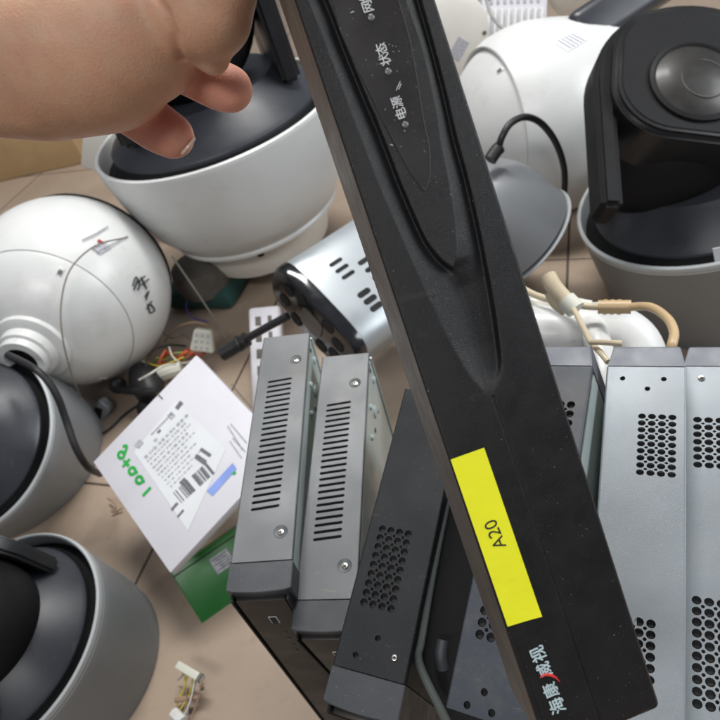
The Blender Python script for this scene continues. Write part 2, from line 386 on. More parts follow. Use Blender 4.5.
    for p in ((405, 125), (388, 72), (371, 18), (354, -36)):
        T2 = at(*p, h=.0004); MB().lathe([(.00112, -.0002), (.00112, .00015), (.0008, .00035)], 24, T=T2).build('indicator_light', 'led', root)
    for (p, q) in (((396, 91), (400, 82)), ((398.5, 90), (401, 84)), ((350.5, 13.5), (354, 12)), ((392, 46.5), (392.6, 46.3)), ((395.6, 47), (396, 47.4)), ((388.6, 45.2), (389.2, 45)), ((398.4, 51.6), (398.9, 52.1)), ((390, 145), (393, 145.8))):
        a_, b_ = uv(*p), uv(*q); MB().tube([(a_[0], a_[1], .00045), (b_[0], b_[1], .00045)], .00013, 6, 1).build('scratch', 'printw', root)
    # yellow sticker
    q = [uv(*p) for p in ((450.5, 459.5), (484, 447.5), (541.7, 616), (507.5, 626.5))]
    b = bmesh.new(); n = 24; rows = []
    for i in range(n+1):
        t = i/n; l = V(q[0]).lerp(V(q[3]), t); r_ = V(q[1]).lerp(V(q[2]), t); rows.append([b.verts.new((*l.lerp(r_, k/4), .00018+.0004*(max(0, t-.95)/.05)*(k/4)**4)) for k in range(5)])
    for i in range(n):
        for k in range(4): b.faces.new((rows[i+1][k], rows[i+1][k+1], rows[i][k+1], rows[i][k]))
    mb = MB(); mb.merge(b); st = mb.build('sticker', 'yellow', root)
    textmesh('A20', 19*pxm*1.04, at(495.5, 534, .00026, 4), 'sticker_text', 'ink', st, 1e-5)
    # brand badge
    c = [uv(*p) for p in ((516, 640), (541, 632), (573, 724), (548, 734))]
    b = bmesh.new(); b.faces.new([b.verts.new((p[0], p[1], .00012)) for p in c[::-1]]); mb = MB(); mb.merge(b); bd = mb.build('brand_badge', 'bezel', root)
    MB().tube([(p[0], p[1], .0001) for p in c+c[:1]], .00007, 6, 1).build('badge_outline', 'seam', bd)
    pxb = .230/F
    for txt, p, s in (('海', (558, 705), 16.5), ('康', (551.5, 689.5), 15.5), ('威', (545, 669), 15), ('视', (539, 653.5), 16)):
        textmesh(txt, s*pxb*1.05, at(*p, h=.0002, rot=3), 'brand_character', 'brand', bd, 1e-5, thick=.00013)
    pts = [(539.5, 677.5), (543, 674.8), (549, 674.5), (555, 677), (559.5, 681.5)]
    MB().tube([(*uv(*p), .0003) for p in pts], lambda t: .00012+.00045*math.sin(math.pi*min(1, max(0, t))), 8, 5).build('brand_swoosh', 'red', bd)
held_recorder()
# ------------------------------------------------------------------ recorders standing on edge
def screw(root, x, y, dish=None, z=0, r=.0022, fill='chrome'):
    s = MB().lathe([(r, -.001), (r, .0003), (r*.8, .0009), (r*.35, .0011)], 20, T=Matrix.Translation((x, y, z))).build('screw', fill, root)
    a = random.uniform(0, 1.5)
    T = Matrix.Translation((x, y, z+.00118)) @ Matrix.Rotation(a, 4, 'Z')
    MB().box((0, 0, 0), (r*1.2, r*.26, .0004), 0, T).box((0, 0, .0001), (r*.26, r*1.2, .0004), 0, T).build('cross_slot', 'inner', s)
def recorder(label, Fp, dF, Bp, dB, wdir, W, paint, depth, grp=None, slots=None, grids=(), dishes=(), screws=(), holes=(), front=True, far=False, sidemat='zinc', LEN=None, extra=None, yback=0., bezlen=.021):
    f, b = K(Fp[0], Fp[1], dF), K(Bp[0], Bp[1], dB); y = (b-f).normalized(); yc = RW.transposed() @ y; x = cdir(wdir[0], -wdir[1], -(wdir[0]*yc.x-wdir[1]*yc.y)/yc.z).normalized(); z = x.cross(y)
    L = LEN or (b-f).length/KF
    T = frame(f - z*(depth*KF), x, y, z) @ Matrix.Scale(KF, 4); root = thing('video_recorder', label, 'recorder', T, grp)
    U = Matrix.Translation((0, 0, depth))          # top plate level, local
    h = W/2
    hl = []
    if slots:
        x0, x1, y0, y1, n, r, sk = slots
        for i in range(n): hl.append(slot(x0, x1, y0+(y1-y0)*i/(n-1), r, 4, sk))
    for gx, gy, nx, ny, p, big, sm, *q in grids:
        q = q[0] if q else 1.
        def ell(x_, y_, r_, n_): return [(x_+a_-x_, y_+(b_-y_)*q) for a_, b_ in circ(x_, y_, r_, n_)]
        for i in range(nx):
            for j in range(ny):
                hl.append(ell(gx+i*p, gy+j*p*q, big, 12))
                if i < nx-1 and j < ny-1: hl.append(ell(gx+(i+.5)*p, gy+(j+.5)*p*q, sm, 8))
    for hx, hy, hr in holes: hl.append(circ(hx, hy, hr, 16))
    for sx, sy in dishes: hl.append(circ(sx, sy, .0056, 24))
    rb = .0012
    outer = [(-h+rb, 0), (h-rb, 0), (h-rb, L), (-h+rb, L)]
    mb = MB().plate(outer, hl, 0, .0011, T=U)
    for sgn in (-1, 1):                            # rolled side lips of the cover
        pr = [(sgn*(h-rb+rb*math.sin(a)), -rb+rb*math.cos(a)) for a in [k*math.pi/8 for k in range(5)]] + [(sgn*h, -.0035)]
        n = len(pr); vs = [(px_, yy, pz) for yy in (0, L) for px_, pz in pr]
        mb.add(vs, [((i, i+1, n+i+1, n+i) if sgn > 0 else (i+1, i, n+i, n+i+1)) for i in range(n-1)], T=U)
        if sgn*1 > 0: pass
    for sx, sy in dishes:
        mb.lathe([(.0056, 0), (.0050, -.0003), (.0034, -.0012), (.0001, -.0013)], 24, T=U @ Matrix.Translation((sx, sy, 0)), cap=(False, True))
    mb.build('cover', paint, root, weld=False)
    D = depth-.0036
    c = MB().box((0, L/2, D/2-.002), (W-.0012, L-.0012, D-.004-.002), 0, m=0)
    ch = c.build('chassis', sidemat, root)
    MB().box((0, L/2, depth-.0038), (W-.003, L-.003, .003)).build('inside', 'inner', root)
    for sx, sy in dishes: screw(root, sx, sy, z=depth-.0011, r=.0026)
    for sx, sy in screws: screw(root, sx, sy, z=depth, r=.0021)
    if front:
        B_ = bezlen; hw = h+.0004
        arc = [(-hw, -.0003), (-hw, -B_+.0008)] + [(-hw+2*hw*k/12, -B_-.0016*math.sin(math.pi*k/12)) for k in range(1, 12)] + [(hw, -B_+.0008), (hw, -.0003)]
        arc = arc[::-1]
        MB().prism(arc, .002, depth-.0006, bev=.0004).build('front_panel', 'frontpl', root)
        fp = MB().box((0, -B_-.0024, depth/2-.004), (W-.010, .004, depth-.010), .0008).build('front_insert', 'frontbr', root)
        MB().box((-h+.0028, -B_-.002, depth/2-.003), (.0016, .007, depth-.006), .0004).box((h-.0028, -B_-.002, depth/2-.003), (.0016, .007, depth-.006), .0004).build('trim_rail', 'seam', root)
        u = MB().box((.001, -B_-.0044, depth-.045), (.0065, .0008, .013), .0002).build('usb_port', 'zinc', root)
        MB().box((.001, -B_-.0049, depth-.045), (.0045, .0008, .011)).build('port_opening', 'inner', u)
        for k in range(4): MB().lathe([(.0016, 0), (.0016, .0006), (.001, .0009)], 16, T=Matrix.Translation((.003, -B_-.0043, depth-.072-.014*k)) @ Matrix.Rotation(math.pi/2, 4, 'X')).build('button', 'frontpl', root)
    if far:
        hw = h-.0003
        pr = [(L+.0004, -.0004), (L+.016, -.0028), (L+.0185, -.006), (L+.0185, -depth+.004), (L+.0004, -depth+.004)]
        vs = [(s*(hw-(.003*(k in (1, 2, 3)))), p[0], p[1]) for s in (-1, 1) for k, p in enumerate(pr)]; n = len(pr)
        fs = [tuple(range(n-1, -1, -1)), tuple(range(n, 2*n))]+[(i, (i+1) % n, n+(i+1) % n, n+i) for i in range(n)]
        mb = MB(); mb.add(vs, fs, T=U); bmesh.ops.recalc_face_normals(mb.bm, faces=mb.bm.faces[:]); bmesh.ops.bevel(mb.bm, geom=mb.bm.edges[:], offset=.0006, segments=2, affect='EDGES'); mb.build('end_panel', 'frontpl' if paint == 'darksteel' else paint+'_end', root)
    if extra: extra(root, L, depth, W)
    return root, T, L
M['slatel_end'] = mat('slate_end', (.12, .13, .15), .45, metal=.2, var=.1, bump=.2, bscale=2500)
M['slate_end'] = M['slatel_end']; M['steelgrey_end'] = M['slatel_end']
W0 = .046
grpg = None
def side_bits(root, L, dep, W):     # right-hand steel flank: bosses, holes, lip
    X = W/2-.0004; R = Matrix.Rotation(math.pi/2, 4, 'Y')
    for yy, zz, r in ((L-.012, dep-.026, .004), (L-.040, dep-.040, .0065), (L-.05, dep-.018, .003), (L-.075, dep-.03, .003)):
        MB().lathe([(r, -.0005), (r, .001), (r*.6, .0022), (r*.3, .0024)], 24, T=Matrix.Translation((X, yy, zz)) @ R).build('boss', 'zinc', root)
    for yy, zz, r in ((L-.014, dep-.010, .0022), (L-.058, dep-.045, .0025), (L-.03, dep-.055, .002)):
        MB().lathe([(r, 0), (r, .0002)], 16, T=Matrix.Translation((X+.0002, yy, zz)) @ R).build('punched_hole', 'inner', root)
    MB().tube([(X+.0004, L-.001, dep-.006), (X+.0004, L-.001, .01)], .0013, 8, 1).build('edge_lip', 'zinc', root)
recorder('left grey slotted recorder standing on edge, its dark front with a USB port showing', (261, 561), .447, (286.5, 335.5), .602, (1, -.098), W0, 'steelgrey', .41,
  slots=(-.0115, .0085, .043, .172, 23, .00125, .0010), dishes=((.0125, .022), (.0115, .196)), extra=side_bits)
recorder('second grey slotted recorder, squeezed between the left grey one and the black perforated one', (325.5, 599), .445, (345.5, 355), .590, (1, -.09), W0, 'steelgrey', .385,
  slots=(-.0125, .0075, .046, .172, 23, .00125, .0010), dishes=((.0125, .024), (.011, .194)), extra=side_bits)
recorder('black perforated recorder standing on edge with one silver screw at its near end', (368, 674), .380, (434, 392), .480, (1, .10), .047, 'darksteel', .40,
  grids=((-.0135, .040, 4, 9, .0062, .0025, .0011),), screws=((.014, .0125),), holes=((-.0105, .0085, .0019), (.001, .021, .0019)), sidemat='darksteel')
recorder('dark slate recorder mostly hidden behind the yellow A20 sticker', (490, 722), .305, (553, 366), .395, (1, .01), .048, 'slate', .43,
  grids=((-.0135, .038, 4, 9, .0062, .0025, .0011), (-.010, .128, 5, 9, .0062, .0025, .0011)), holes=((-.013, .004, .0019), (.000, .004, .0019), (-.0055, .012, .0019)), front=False, far=True, sidemat='zinc')
recorder('pale slate perforated recorder, second from the right, partly under the held recorder', (632.5, 740), .300, (645.5, 367), .392, (1, .004), .046, 'slatel', .44,
  grids=((-.0010, .137, 4, 9, .0055, .0022, .0010, .82), (-.010, .028, 4, 6, .0056, .0023, .001, .95)), holes=((-.0130, .199, .0016), (.0105, .199, .0016), (.0015, .192, .0016)), front=False, far=True)
_r = [o for o in COL.objects if o.get('label', '').startswith('pale slate perforated recorder, second')][0]
MB().box((-.0075, .045, .4385), (.004, .007, .001)).build('red_component', 'red', _r)
MB().box((-.004, .055, .4385), (.008, .005, .001)).build('heat_sink', 'chrome', _r)
recorder('pale slate perforated recorder at the right edge of the picture with a round screw', (735, 740), .300, (724, 367), .392, (1, .004), .046, 'slatel', .44,
  grids=((-.0150, .1405, 6, 7, .0060, .0024, .001, .82), (-.0160, .012, 6, 10, .0059, .0024, .001, .95)), screws=((-.0125, .199),), front=False, far=True)
# ------------------------------------------------------------------ speed dome cameras
def bowl(root, R, prof, m_out, m_rim, m_base=None):
    """open housing: rim at z=0, profile runs down; a rolled lip and an inner wall"""
    out = [(R*.985, .004)] + [(R*r, -R*z) for r, z in prof]
    MB().lathe(out, 96, cap=(False, True)).build('housing', m_out, root)
    MB().lathe([(R*.955, -R*.25), (R*.96, .002), (R*.966, .0055), (R*.978, .0068), (R*.995, .005), (R*1.0, .001), (R*.998, -.004), (R*.985, -.004)], 96, cap=(False, False)).build('rim', m_rim, root)
def dome(label, px, py, d, img, phi, R, prof, m_out, m_rim, collar=True, head='ball', spin=0, group='speed dome cameras', headz=.62, extra=None):
    T = axis_frame(px, py, d, img, phi, spin); root = thing('dome_camera', label, 'camera', T, group)
    bowl(root, R, prof, m_out, m_rim)
    MB().lathe([(R*.96, -R*.12), (R*.91, -R*.08), (R*.86, -R*.02), (R*.855, R*.02)], 96, cap=(True, False)).build('gasket', 'blackm', root)
    MB().lathe([(R*.86, -R*.05), (R*.855, R*.03), (R*.83, R*.06), (R*.60, R*.22), (R*.56, R*.25), (R*.3, R*.25)], 96).build('collar', 'collar', root)
    if head == 'ball':
        zc = R*headz
        b = MB(); seg = 26
        b.lathe([(R*.60*math.sin(a)*.98, zc+R*.58*math.cos(a)) for a in [math.pi*(1-k/seg) for k in range(1, seg)]], 64)
        b.build('camera_ball', 'blackm', root)
        for s in (-1, 1):
            MB().prism([(-R*.45, R*.16), (R*.45, R*.16), (R*.36, zc+R*.15), (R*.20, zc+R*.40), (-R*.20, zc+R*.40), (-R*.36, zc+R*.15)], -R*.07, R*.07,
                T=Matrix.Translation((s*R*.62, 0, 0)) @ Matrix(((0, 0, 1, 0), (1, 0, 0, 0), (0, 1, 0, 0), (0, 0, 0, 1))), bev=R*.03).build('yoke_arm', 'blackp', root)
    if extra: extra(root, R)
    return root
# black-headed grey camera, upper right
def right_head(root, R):
    hz = R*.93
    # broad U-shaped yoke that wraps the ball
    zc = R*.88; n = 28
    def shell(r0, r1, w, m, name, parent, y0):
        pass
    Ri = root.matrix_world.inverted()
    fz = cdir(-.02, .30, 1).normalized(); fy = cdir(.16, 1, -.2); fy = (fy-fz*fy.dot(fz)).normalized(); fx = fy.cross(fz)
    Tf = Ri @ frame(C(704, 84, .70), fx, fy, fz)
    def rr(w, h, r, n=10, ox=0, oy=0):
        o = []
        for cx, cy, a0 in ((w-r, -h+r, -90), (w-r, h-r, 0), (-w+r, h-r, 90), (-w+r, -h+r, 180)):
            o += [(ox+cx+r*math.cos(math.radians(a0+90*k/n)), oy+cy+r*math.sin(math.radians(a0+90*k/n))) for k in range(n+1)]
        return o
    b = MB(); b.lathe([(R*.585*math.sin(a)**.85, R*.56*math.cos(a)) for a in [math.pi*(1-k/30) for k in range(1, 30)]], 72, T=Tf @ Matrix.Translation((0, -R*.08, -R*.60)) @ Matrix.Rotation(math.radians(90), 4, 'Y'))
    b.build('camera_ball', 'blackm', root)
    wo, wi = .745, .60
    outer_ = [(-wo, -.97)]+[(-wo*math.cos(t), .0+wo*math.sin(t)) for t in [math.pi*k/28 for k in range(29)]]+[(wo, -.97)]
    inner_ = [(wi, -.97)]+[(wi*math.cos(t), .0+wi*math.sin(t)) for t in [math.pi*k/28 for k in range(29)]]+[(-wi, -.97)]
    MB().prism([(R*p, R*q) for p, q in (outer_+inner_)[::-1]], -R*.30, -R*.02, T=Tf @ Matrix.Rotation(math.radians(6), 4, 'Z'), bev=R*.035).build('yoke', 'blackm', root)
    face = MB().prism(rr(R*.64, R*.55, R*.40), -R*.36, R*.06, T=Tf @ Matrix.Translation((0, R*.05, 0)), bev=R*.035).build('face_plate', 'blackp', root)
    MB().prism(rr(R*.585, R*.495, R*.36), R*.03, R*.066, T=Tf @ Matrix.Translation((0, R*.05, 0)), bev=R*.006).build('window', 'blackm', face)
    ln = MB().lathe([(R*.33, R*.064), (R*.325, R*.085), (R*.30, R*.095), (R*.285, R*.085)], 64, T=Tf @ Matrix.Translation((-R*.08, -R*.05, 0)), cap=(False, False)).build('lens', 'blackm', face)
    MB().lathe([(R*.29, R*.080), (R*.24, R*.105), (R*.17, R*.125), (R*.09, R*.137), (R*.02, R*.14)], 64, T=Tf @ Matrix.Translation((-R*.08, -R*.05, 0))).build('lens_glass', 'lensglass', ln)
    for q_ in (.16,): MB().lathe([(R*q_, R*.124), (R*(q_-.005), R*.131), (R*(q_-.012), R*.131)], 48, T=Tf @ Matrix.Translation((-R*.06, -R*.07, 0)), cap=(False, False)).build('inner_ring', 'lensring', ln)
    MB().tube([Tf @ V((R*.14, -R*.40, R*.07)), Tf @ V((R*.16, -R*.30, R*.072)), Tf @ V((R*.20, -R*.24, R*.072)), Tf @ V((R*.19, -R*.10, R*.075))], R*.006, 6).build('hairline', 'inner', face)
    MB().box((0, 0, 0), (R*.10, .001, R*.14), 0, T=Matrix.Translation((R*.02, -R*.87, R*.0)) @ Matrix.Rotation(math.radians(-8), 4, 'X')).build('label', 'label', root)
dome('large grey dome camera at upper right with black head and lens facing the viewer', 706, 186, .80, (-.18, -.98), 55, .162,
     [(1, 0), (.985, .12), (.93, .75), (.88, 1.15), (.80, 1.3), (.4, 1.33)], 'greytaupe', 'greyrim', head=None, extra=right_head)
# white bowl camera, top left of centre
def bowl_base(root, R):
    MB().lathe([(R*.735, -R*.80), (R*.75, -R*.825), (R*.745, -R*.85), (R*.60, -R*.865)], 96, cap=(False, False)).build('lower_ring', 'white', root)
    MB().lathe([(R*.62, -R*.855), (R*.605, -R*1.05), (R*.57, -R*1.16), (R*.5, -R*1.19), (R*.2, -R*1.2)], 96, cap=(True, True)).build('base', 'whitewarm', root)
    for a in (-100, -30, 60, 170):
        c, s = math.cos(math.radians(a)), math.sin(math.radians(a)); Tn = Matrix.Translation((R*.61*c, R*.61*s, -R*.93)) @ Matrix.Rotation(math.radians(a), 4, 'Z')
        MB().box((0, 0, 0), (.008, .012, .008), .0015, T=Tn).box((.003, .001, 0), (.007, .006, .004), .0005, T=Tn, m=1).build('clip', ['mud', 'inner'], root)
dome('open white bowl-shaped dome camera standing behind the fingertips', 215, 117, 1.02, (-.40, -.916), 72, .209,
     [(1, 0), (.995, .1), (.95, .38), (.86, .64), (.76, .79), (.735, .81)], 'whitebowl', 'white', headz=.75, extra=bowl_base)
# grey ones lower left
def cable_loop(root, R): pass
dome('dark-faced grey dome camera lying on its side at left edge, black cable across it', -38, 441, .84, (-.97, -.24), 41, .134,
     [(1, 0), (.99, .15), (.95, .85), (.88, 1.2), (.74, 1.48), (.45, 1.6), (.2, 1.62)], 'greyh', 'greyrim', spin=20, headz=.5)
dome('dark-faced grey dome camera lying in the bottom left corner, nearest the viewer', 2, 640, .63, (-.93, -.36), 46, .112,
     [(1, 0), (.99, .15), (.965, .95), (.90, 1.4), (.78, 1.72), (.5, 1.9), (.2, 1.92)], 'greyh', 'greyrim', spin=12, headz=.42)
# white ball, left
def ball(label, px, py, d, img, phi, R, spin=0, extra=None, m='white', prof=None, neck=True, group='white ball-shaped camera housings'):
    T = axis_frame(px, py, d, img, phi, spin); root = thing('dome_camera', label, 'camera', T, group)
    P = prof or [(R*math.sin(a), R*1.02*math.cos(a)) for a in [math.radians(120-k*4) for k in range(0, 17)]]
    MB().lathe(P, 96, cap=(True, False)).build('housing', m, root)
    r0, z0 = P[-1]
    cap = [(r0-.0004, z0-.0008), (r0-.0022, z0-.0006), (r0-.0016, z0+.0012)]
    k = r0/R
    cap += [(R*math.sin(a), R*1.02*math.cos(a)) for a in [math.asin(min(1, (r0-.003)/R))*(1-t/8) for t in range(0, 7)]]
    zc = cap[-1][1]
    MB().lathe(cap, 96, cap=(False, True)).build('back_cap', m, root)
    if neck:
        MB().lathe([(R*.36, R*.92), (R*.35, R*1.0), (R*.31, R*1.02), (R*.27, R*1.03), (R*.26, R*1.12), (R*.23, R*1.13), (R*.22, R*1.20), (R*.155, R*1.205), (R*.15, R*1.0)], 64, cap=(False, False)).build('neck', m, root)
        MB().lathe([(R*.155, R*1.05), (R*.15, R*1.12), (R*.11, R*1.14), (R*.05, R*1.10)], 32).build('cable_gland', 'blackm', root)
    for a in (-75, 45, 165):
        al = math.asin(r0/R)*.86; Tn = Matrix.Rotation(math.radians(a), 4, 'Z') @ Matrix.Rotation(al, 4, 'Y') @ Matrix.Translation((0, 0, R*1.004))
        MB().box((0, 0, 0), (.013, .009, .003), .0012, T=Tn).box((-.001, 0, .001), (.007, .006, .003), .0008, T=Tn, m=1).build('screw_pocket', [m, 'mud'], root)
    MB().lathe([(R*.90, -R*.50), (R*.84, -R*.56), (R*.7, -R*.72), (R*.5, -R*.87), (R*.2, -R*.97)], 64).build('dark_dome', 'blackp', root)
    if extra: extra(root, R)
    return root
def surf(R, lat, lon, h=.0006): return Matrix.Rotation(math.radians(lon), 4, 'Z') @ Matrix.Rotation(math.radians(lat), 4, 'Y') @ Matrix.Translation((0, 0, R*1.004+h))
def ball_marks(root, R):
    T0 = root.matrix_world; Ti = T0.inverted()
    def hit(px, py, off=.0008):
        r = (C(px, py, 1)-CAM).normalized(); o = Ti @ CAM; dd = Ti.to_3x3() @ r; b = o.dot(dd); c = o.dot(o)-(R*1.012+off)**2; q = b*b-c
        return o+dd*(-b-math.sqrt(max(q, 0)))
    strokes = [[(133, 286), (136, 277), (140, 284), (138, 290)], [(137, 283), (145, 276)], [(141, 277), (147, 289)], [(134, 290), (138, 280)], [(142, 285), (149, 279)], [(145, 297), (149, 291), (146, 300)], [(147, 309), (152, 301)], [(150, 303), (155, 310), (151, 313)], [(148, 304), (150, 313)]]
    m = MB()
    for s in strokes: m.tube([hit(*p) for p in s], .0011, 6, 4)
    m.build('marker_writing', 'ink', root)
    m = MB()
    for s in ([(82, 240), (95, 234), (108, 226)], [(96, 252), (112, 244), (127, 236)], [(92, 249), (100, 245)]): m.tube([hit(*p) for p in s], .0009, 6, 4)
    m.build('faded_print', 'printl', root)
    m = MB(); m.tube([hit(98, 240), hit(103, 243)], .002, 6, 1); m.build('red_mark', 'red', root)
    q = [hit(92, 247), hit(104, 241), hit(111, 247), hit(100, 254)]
    m = MB(); m.add(q, [(0, 1, 2, 3)]); m.build('clear_label', 'printl', root)
ball('round white ball-shaped camera at left with black marker scrawl', 74, 292, 1.0, (-.60, .80), 42, .150, extra=ball_marks)
ball('large white camera housing behind the black-headed camera, its round cap to the left', 542, 122, 1.07, (-.93, .22), 62, .160, neck=False,
     prof=[(.158*math.sin(math.radians(a)), .163*math.cos(math.radians(a))) for a in (38,)] and
     [(.118, -.15), (.135, -.13), (.150, -.08), (.158, -.02), (.160, .02), (.156, .05), (.148, .078), (.136, .098)],
     spin=30)
def decal(obj, quad, name, m, n=6, off=.0006):
    bpy.context.view_layer.update(); mw = obj.matrix_world; mi_ = mw.inverted(); o_ = mi_ @ CAM; rows = []
    mb = MB()
    for i in range(n+1):
        row = []
        for j in range(n+1):
            p = V(quad[0]).lerp(V(quad[3]), i/n).lerp(V(quad[1]).lerp(V(quad[2]), i/n), j/n)
            ok, loc, nor, _ = obj.ray_cast(o_, (mi_.to_3x3() @ (C(p.x, p.y, 1)-CAM)).normalized())
            if not ok: return None
            row.append(mb.bm.verts.new(loc+nor*off))
        rows.append(row)
    for i in range(n):
        for j in range(n): mb.bm.faces.new((rows[i+1][j], rows[i+1][j+1], rows[i][j+1], rows[i][j]))
    return mb.build(name, m, obj)
big = [o for o in COL.objects if o.name.startswith('housing') and o.parent and 'large white camera housing' in o.parent.get('label', '')][0]
lb_ = decal(big, [(553, 42), (570, 32), (588, 40), (568, 52)], 'label', 'label')
for k in range(5):
    if lb_: decal(big, [(557+3.3*k, 40.5-1.6*k), (558.2+3.3*k, 40-1.6*k), (572+3.3*k, 48.6-1.9*k), (570.8+3.3*k, 49-1.9*k)], 'printed_line', 'printl', off=.0012)
# ------------------------------------------------------------------ grey bell bracket with cable
T = axis_frame(512, 238, .90, (-.72, -.69), 61, 0)
bell = thing('bell_housing', 'grey bell-shaped bracket housing leaning beside the held recorder', 'housing', T)
R = .093
MB().lathe([(R*.985, .0), (R*.975, R*.10), (R*.95, R*.35), (R*.90, R*.60), (R*.82, R*.84), (R*.70, R*1.04), (R*.56, R*1.17), (R*.40, R*1.25), (R*.2, R*1.28), (R*.05, R*1.285)], 80).build('shell', 'greyh', bell)
MB().lathe([(R*.95, -.001), (R*.94, -R*.045)], 80).build('gasket', 'blackm', bell)
MB().lathe([(R*.95, -R*.05), (R*1.0, -R*.05), (R*1.012, -R*.065), (R*1.0, -R*.085), (R*.9, -R*.09)], 80).build('rim', 'greyrim', bell)
MB().tube([C(490, 160, .80), C(496, 151, .80), C(500, 147, .80)], .0085, 12, 3).build('cable_gland', 'rubber', None)
gl = bpy.data.objects['cable_gland'] if 'cable_gland' in bpy.data.objects else None
g = [o for o in COL.objects if o.name.startswith('cable_gland') and o.parent is None][0]
g.parent = bell; g.matrix_parent_inverse = bell.matrix_world.inverted()
tag(MB().tube([C(498, 151, .80), C(502, 137, .79), C(511, 123, .79), (C(526, 117, .80)), C(542, 124, .82), C(556, 143, .84), C(564, 168, .87), C(564, 195, .90), C(559, 225, .93)], .0045, 12, 8).build('cable', 'rubber'),
    'thick black cable looping out of the grey bell housing', 'cable')
# ------------------------------------------------------------------ white things at the top
T = axis_frame(447, 42, 1.20, (.25, .15), 24)
wb = thing('mounting_base', 'round white mounting base with printed label behind the held recorder top', 'camera base', T)
R = .088
MB().lathe([(R*.9, -.05), (R, -.03), (R*1.0, .0), (R*.96, .006), (R*.8, .012), (R*.3, .016)], 72).build('base', 'whitewarm', wb)
for a in (-50, 40, 130): MB().lathe([(.004, 0), (.004, .0012)], 16, T=Matrix.Translation((R*.82*math.cos(math.radians(a)), R*.82*math.sin(math.radians(a)), .0122))).build('screw_hole', 'mud', wb)
lb = MB().box((.0, .022, .0165), (.036, .026, .0006)).build('label', 'printl', wb)
lb2 = MB().box((.008, -.022, .0165), (.022, .026, .0006)).build('label', 'printl', wb)
tag(MB().tube([C(484, -12, 1.05), C(490, 12, 1.04), C(498, 24, 1.03), C(508, 33, 1.02), C(506, 43, 1.02), C(490, 47, 1.03), C(472, 62, 1.06)], .003, 8, 8).build('thin_cable', 'greycab'), 'thin grey cable curving beside the round white base', 'cable')
# ribbed housing
def box_from(px, py, d, xi, yi, away, size, name, label, cat, m, bev=.003):
    """box whose visible face is spanned by picture directions xi, yi, tipped by away"""
    x = cdir(xi[0], -xi[1], -away[0]).normalized(); y = cdir(yi[0], -yi[1], -away[1]); y = (y-x*y.dot(x)).normalized(); z = x.cross(y)
    T = frame(C(px, py, d), x, y, z); r = thing(name, label, cat, T)
    return r, T
rb_, T = box_from(515, 12, 1.30, (1, -.04), (.03, -1), (0, -.3), None, 'ribbed_housing', 'white ribbed vented housing at the top centre right', 'housing', 'white')
MB().box((0, .03, -.03), (.14, .20, .05), .006).build('body', 'paper', rb_)
for k in range(9): MB().box((-.056+.014*k, -.026, -.002), (.006, .066, .012), .0015).build('rib', 'white', rb_)
for k in range(8): MB().box((-.049+.014*k, .022, -.0045), (.006, .010, .002), .0005).build('vent_slot', 'printl', rb_)
tag(MB().tube([C(492, -14, 1.2), C(489, 0, 1.2)], .004, 8, 1).build('cable_stub', 'greycab'), 'short grey cable end at the top edge beside the ribbed housing', 'cable')
T = axis_frame(585, -20, 1.35, (.7, -.7), 60)
ww = thing('white_cover', 'smooth white camera cover at the top edge behind the black head', 'camera cover', T)
MB().lathe([(.055, -.06), (.062, -.02), (.062, .05), (.05, .07), (.02, .075)], 64).build('shell', 'whitewarm', ww)
# dark bracket behind the right camera
tdb, T = box_from(628, 8, 1.02, (.82, -.57), (.57, .82), (.1, 0), None, 'camera_bracket', 'dark grey metal bracket arm behind the black camera head', 'bracket', 'collar')
MB().box((0, .0, -.03), (.26, .066, .05), .016, seg=4).build('arm', 'collar', tdb)
MB().box((.03, -.002, -.001), (.18, .028, .014), .006, seg=3).build('raised_rib', 'greyh', tdb)
MB().box((-.055, .036, -.02), (.05, .02, .04), .006, seg=3).build('end_tab', 'collar', tdb)
# ------------------------------------------------------------------ silver bullet camera
y = cdir(.70, .53, -.42).normalized(); x = cdir(.76, -.52, .10); x = (x-y*x.dot(y)).normalized(); z = x.cross(y)
T = frame(C(314, 321, .80), x, y, z); bu = thing('bullet_camera', 'silver bullet camera with black oval perforated face pointing lower left', 'camera', T)
def superell(a, b, n=72, p=3.8, off=(0, 0)):
    o = []
    for i in range(n):
        t = 2*math.pi*i/n; c, s = math.cos(t), math.sin(t)
        o.append((off[0]+a*math.copysign(abs(c)**(2/p), c), off[1]+b*math.copysign(abs(s)**(2/p), s)))
    return o
XZ = Matrix(((1, 0, 0, 0), (0, 0, -1, 0), (0, 1, 0, 0), (0, 0, 0, 1)))     # polygon xy -> xz, extrude along -y
a, b = .082, .042
loop = superell(a, b); n = len(loop)
def loft(sections, name, m, parent, capf=True):
    mb = MB(); rings = [[mb.bm.verts.new((px_*s, yy, pz*s)) for px_, pz in loop] for s, yy in sections]
    for r0, r1 in zip(rings[:-1], rings[1:]):
        for i in range(n): j = (i+1) % n; mb.bm.faces.new((r0[i], r0[j], r1[j], r1[i]))
    mb.bm.faces.new(rings[0][::-1]); mb.bm.faces.new(rings[-1]); bmesh.ops.recalc_face_normals(mb.bm, faces=mb.bm.faces[:]); return mb.build(name, m, parent)
loft([(.985, .012), (1.0, .016), (1.0, .06), (1.02, .17), (1.0, .175)], 'body', 'silver', bu)
fp = loft([(.90, -.004), (.97, -.003), (1.0, .001), (1.015, .008), (1.015, .014), (.98, .016)], 'face', 'blackgloss', bu)
for px_, pz, w, h in ((-.048, .016, .010, .009), (-.052, -.012, .010, .009), (-.026, .027, .011, .009), (.026, .027, .011, .009), (.048, .012, .011, .010), (.048, -.016, .011, .010), (-.026, -.028, .011, .009), (.024, -.028, .011, .009)):
    MB().prism(superell(w, h, 24, 2.2, (px_, pz)), .0035, .0052, T=XZ).build('led_window', 'inner', fp)
MB().prism(superell(.020, .019, 32, 4), .003, .0055, T=XZ).build('lens_window', 'lensring', fp)
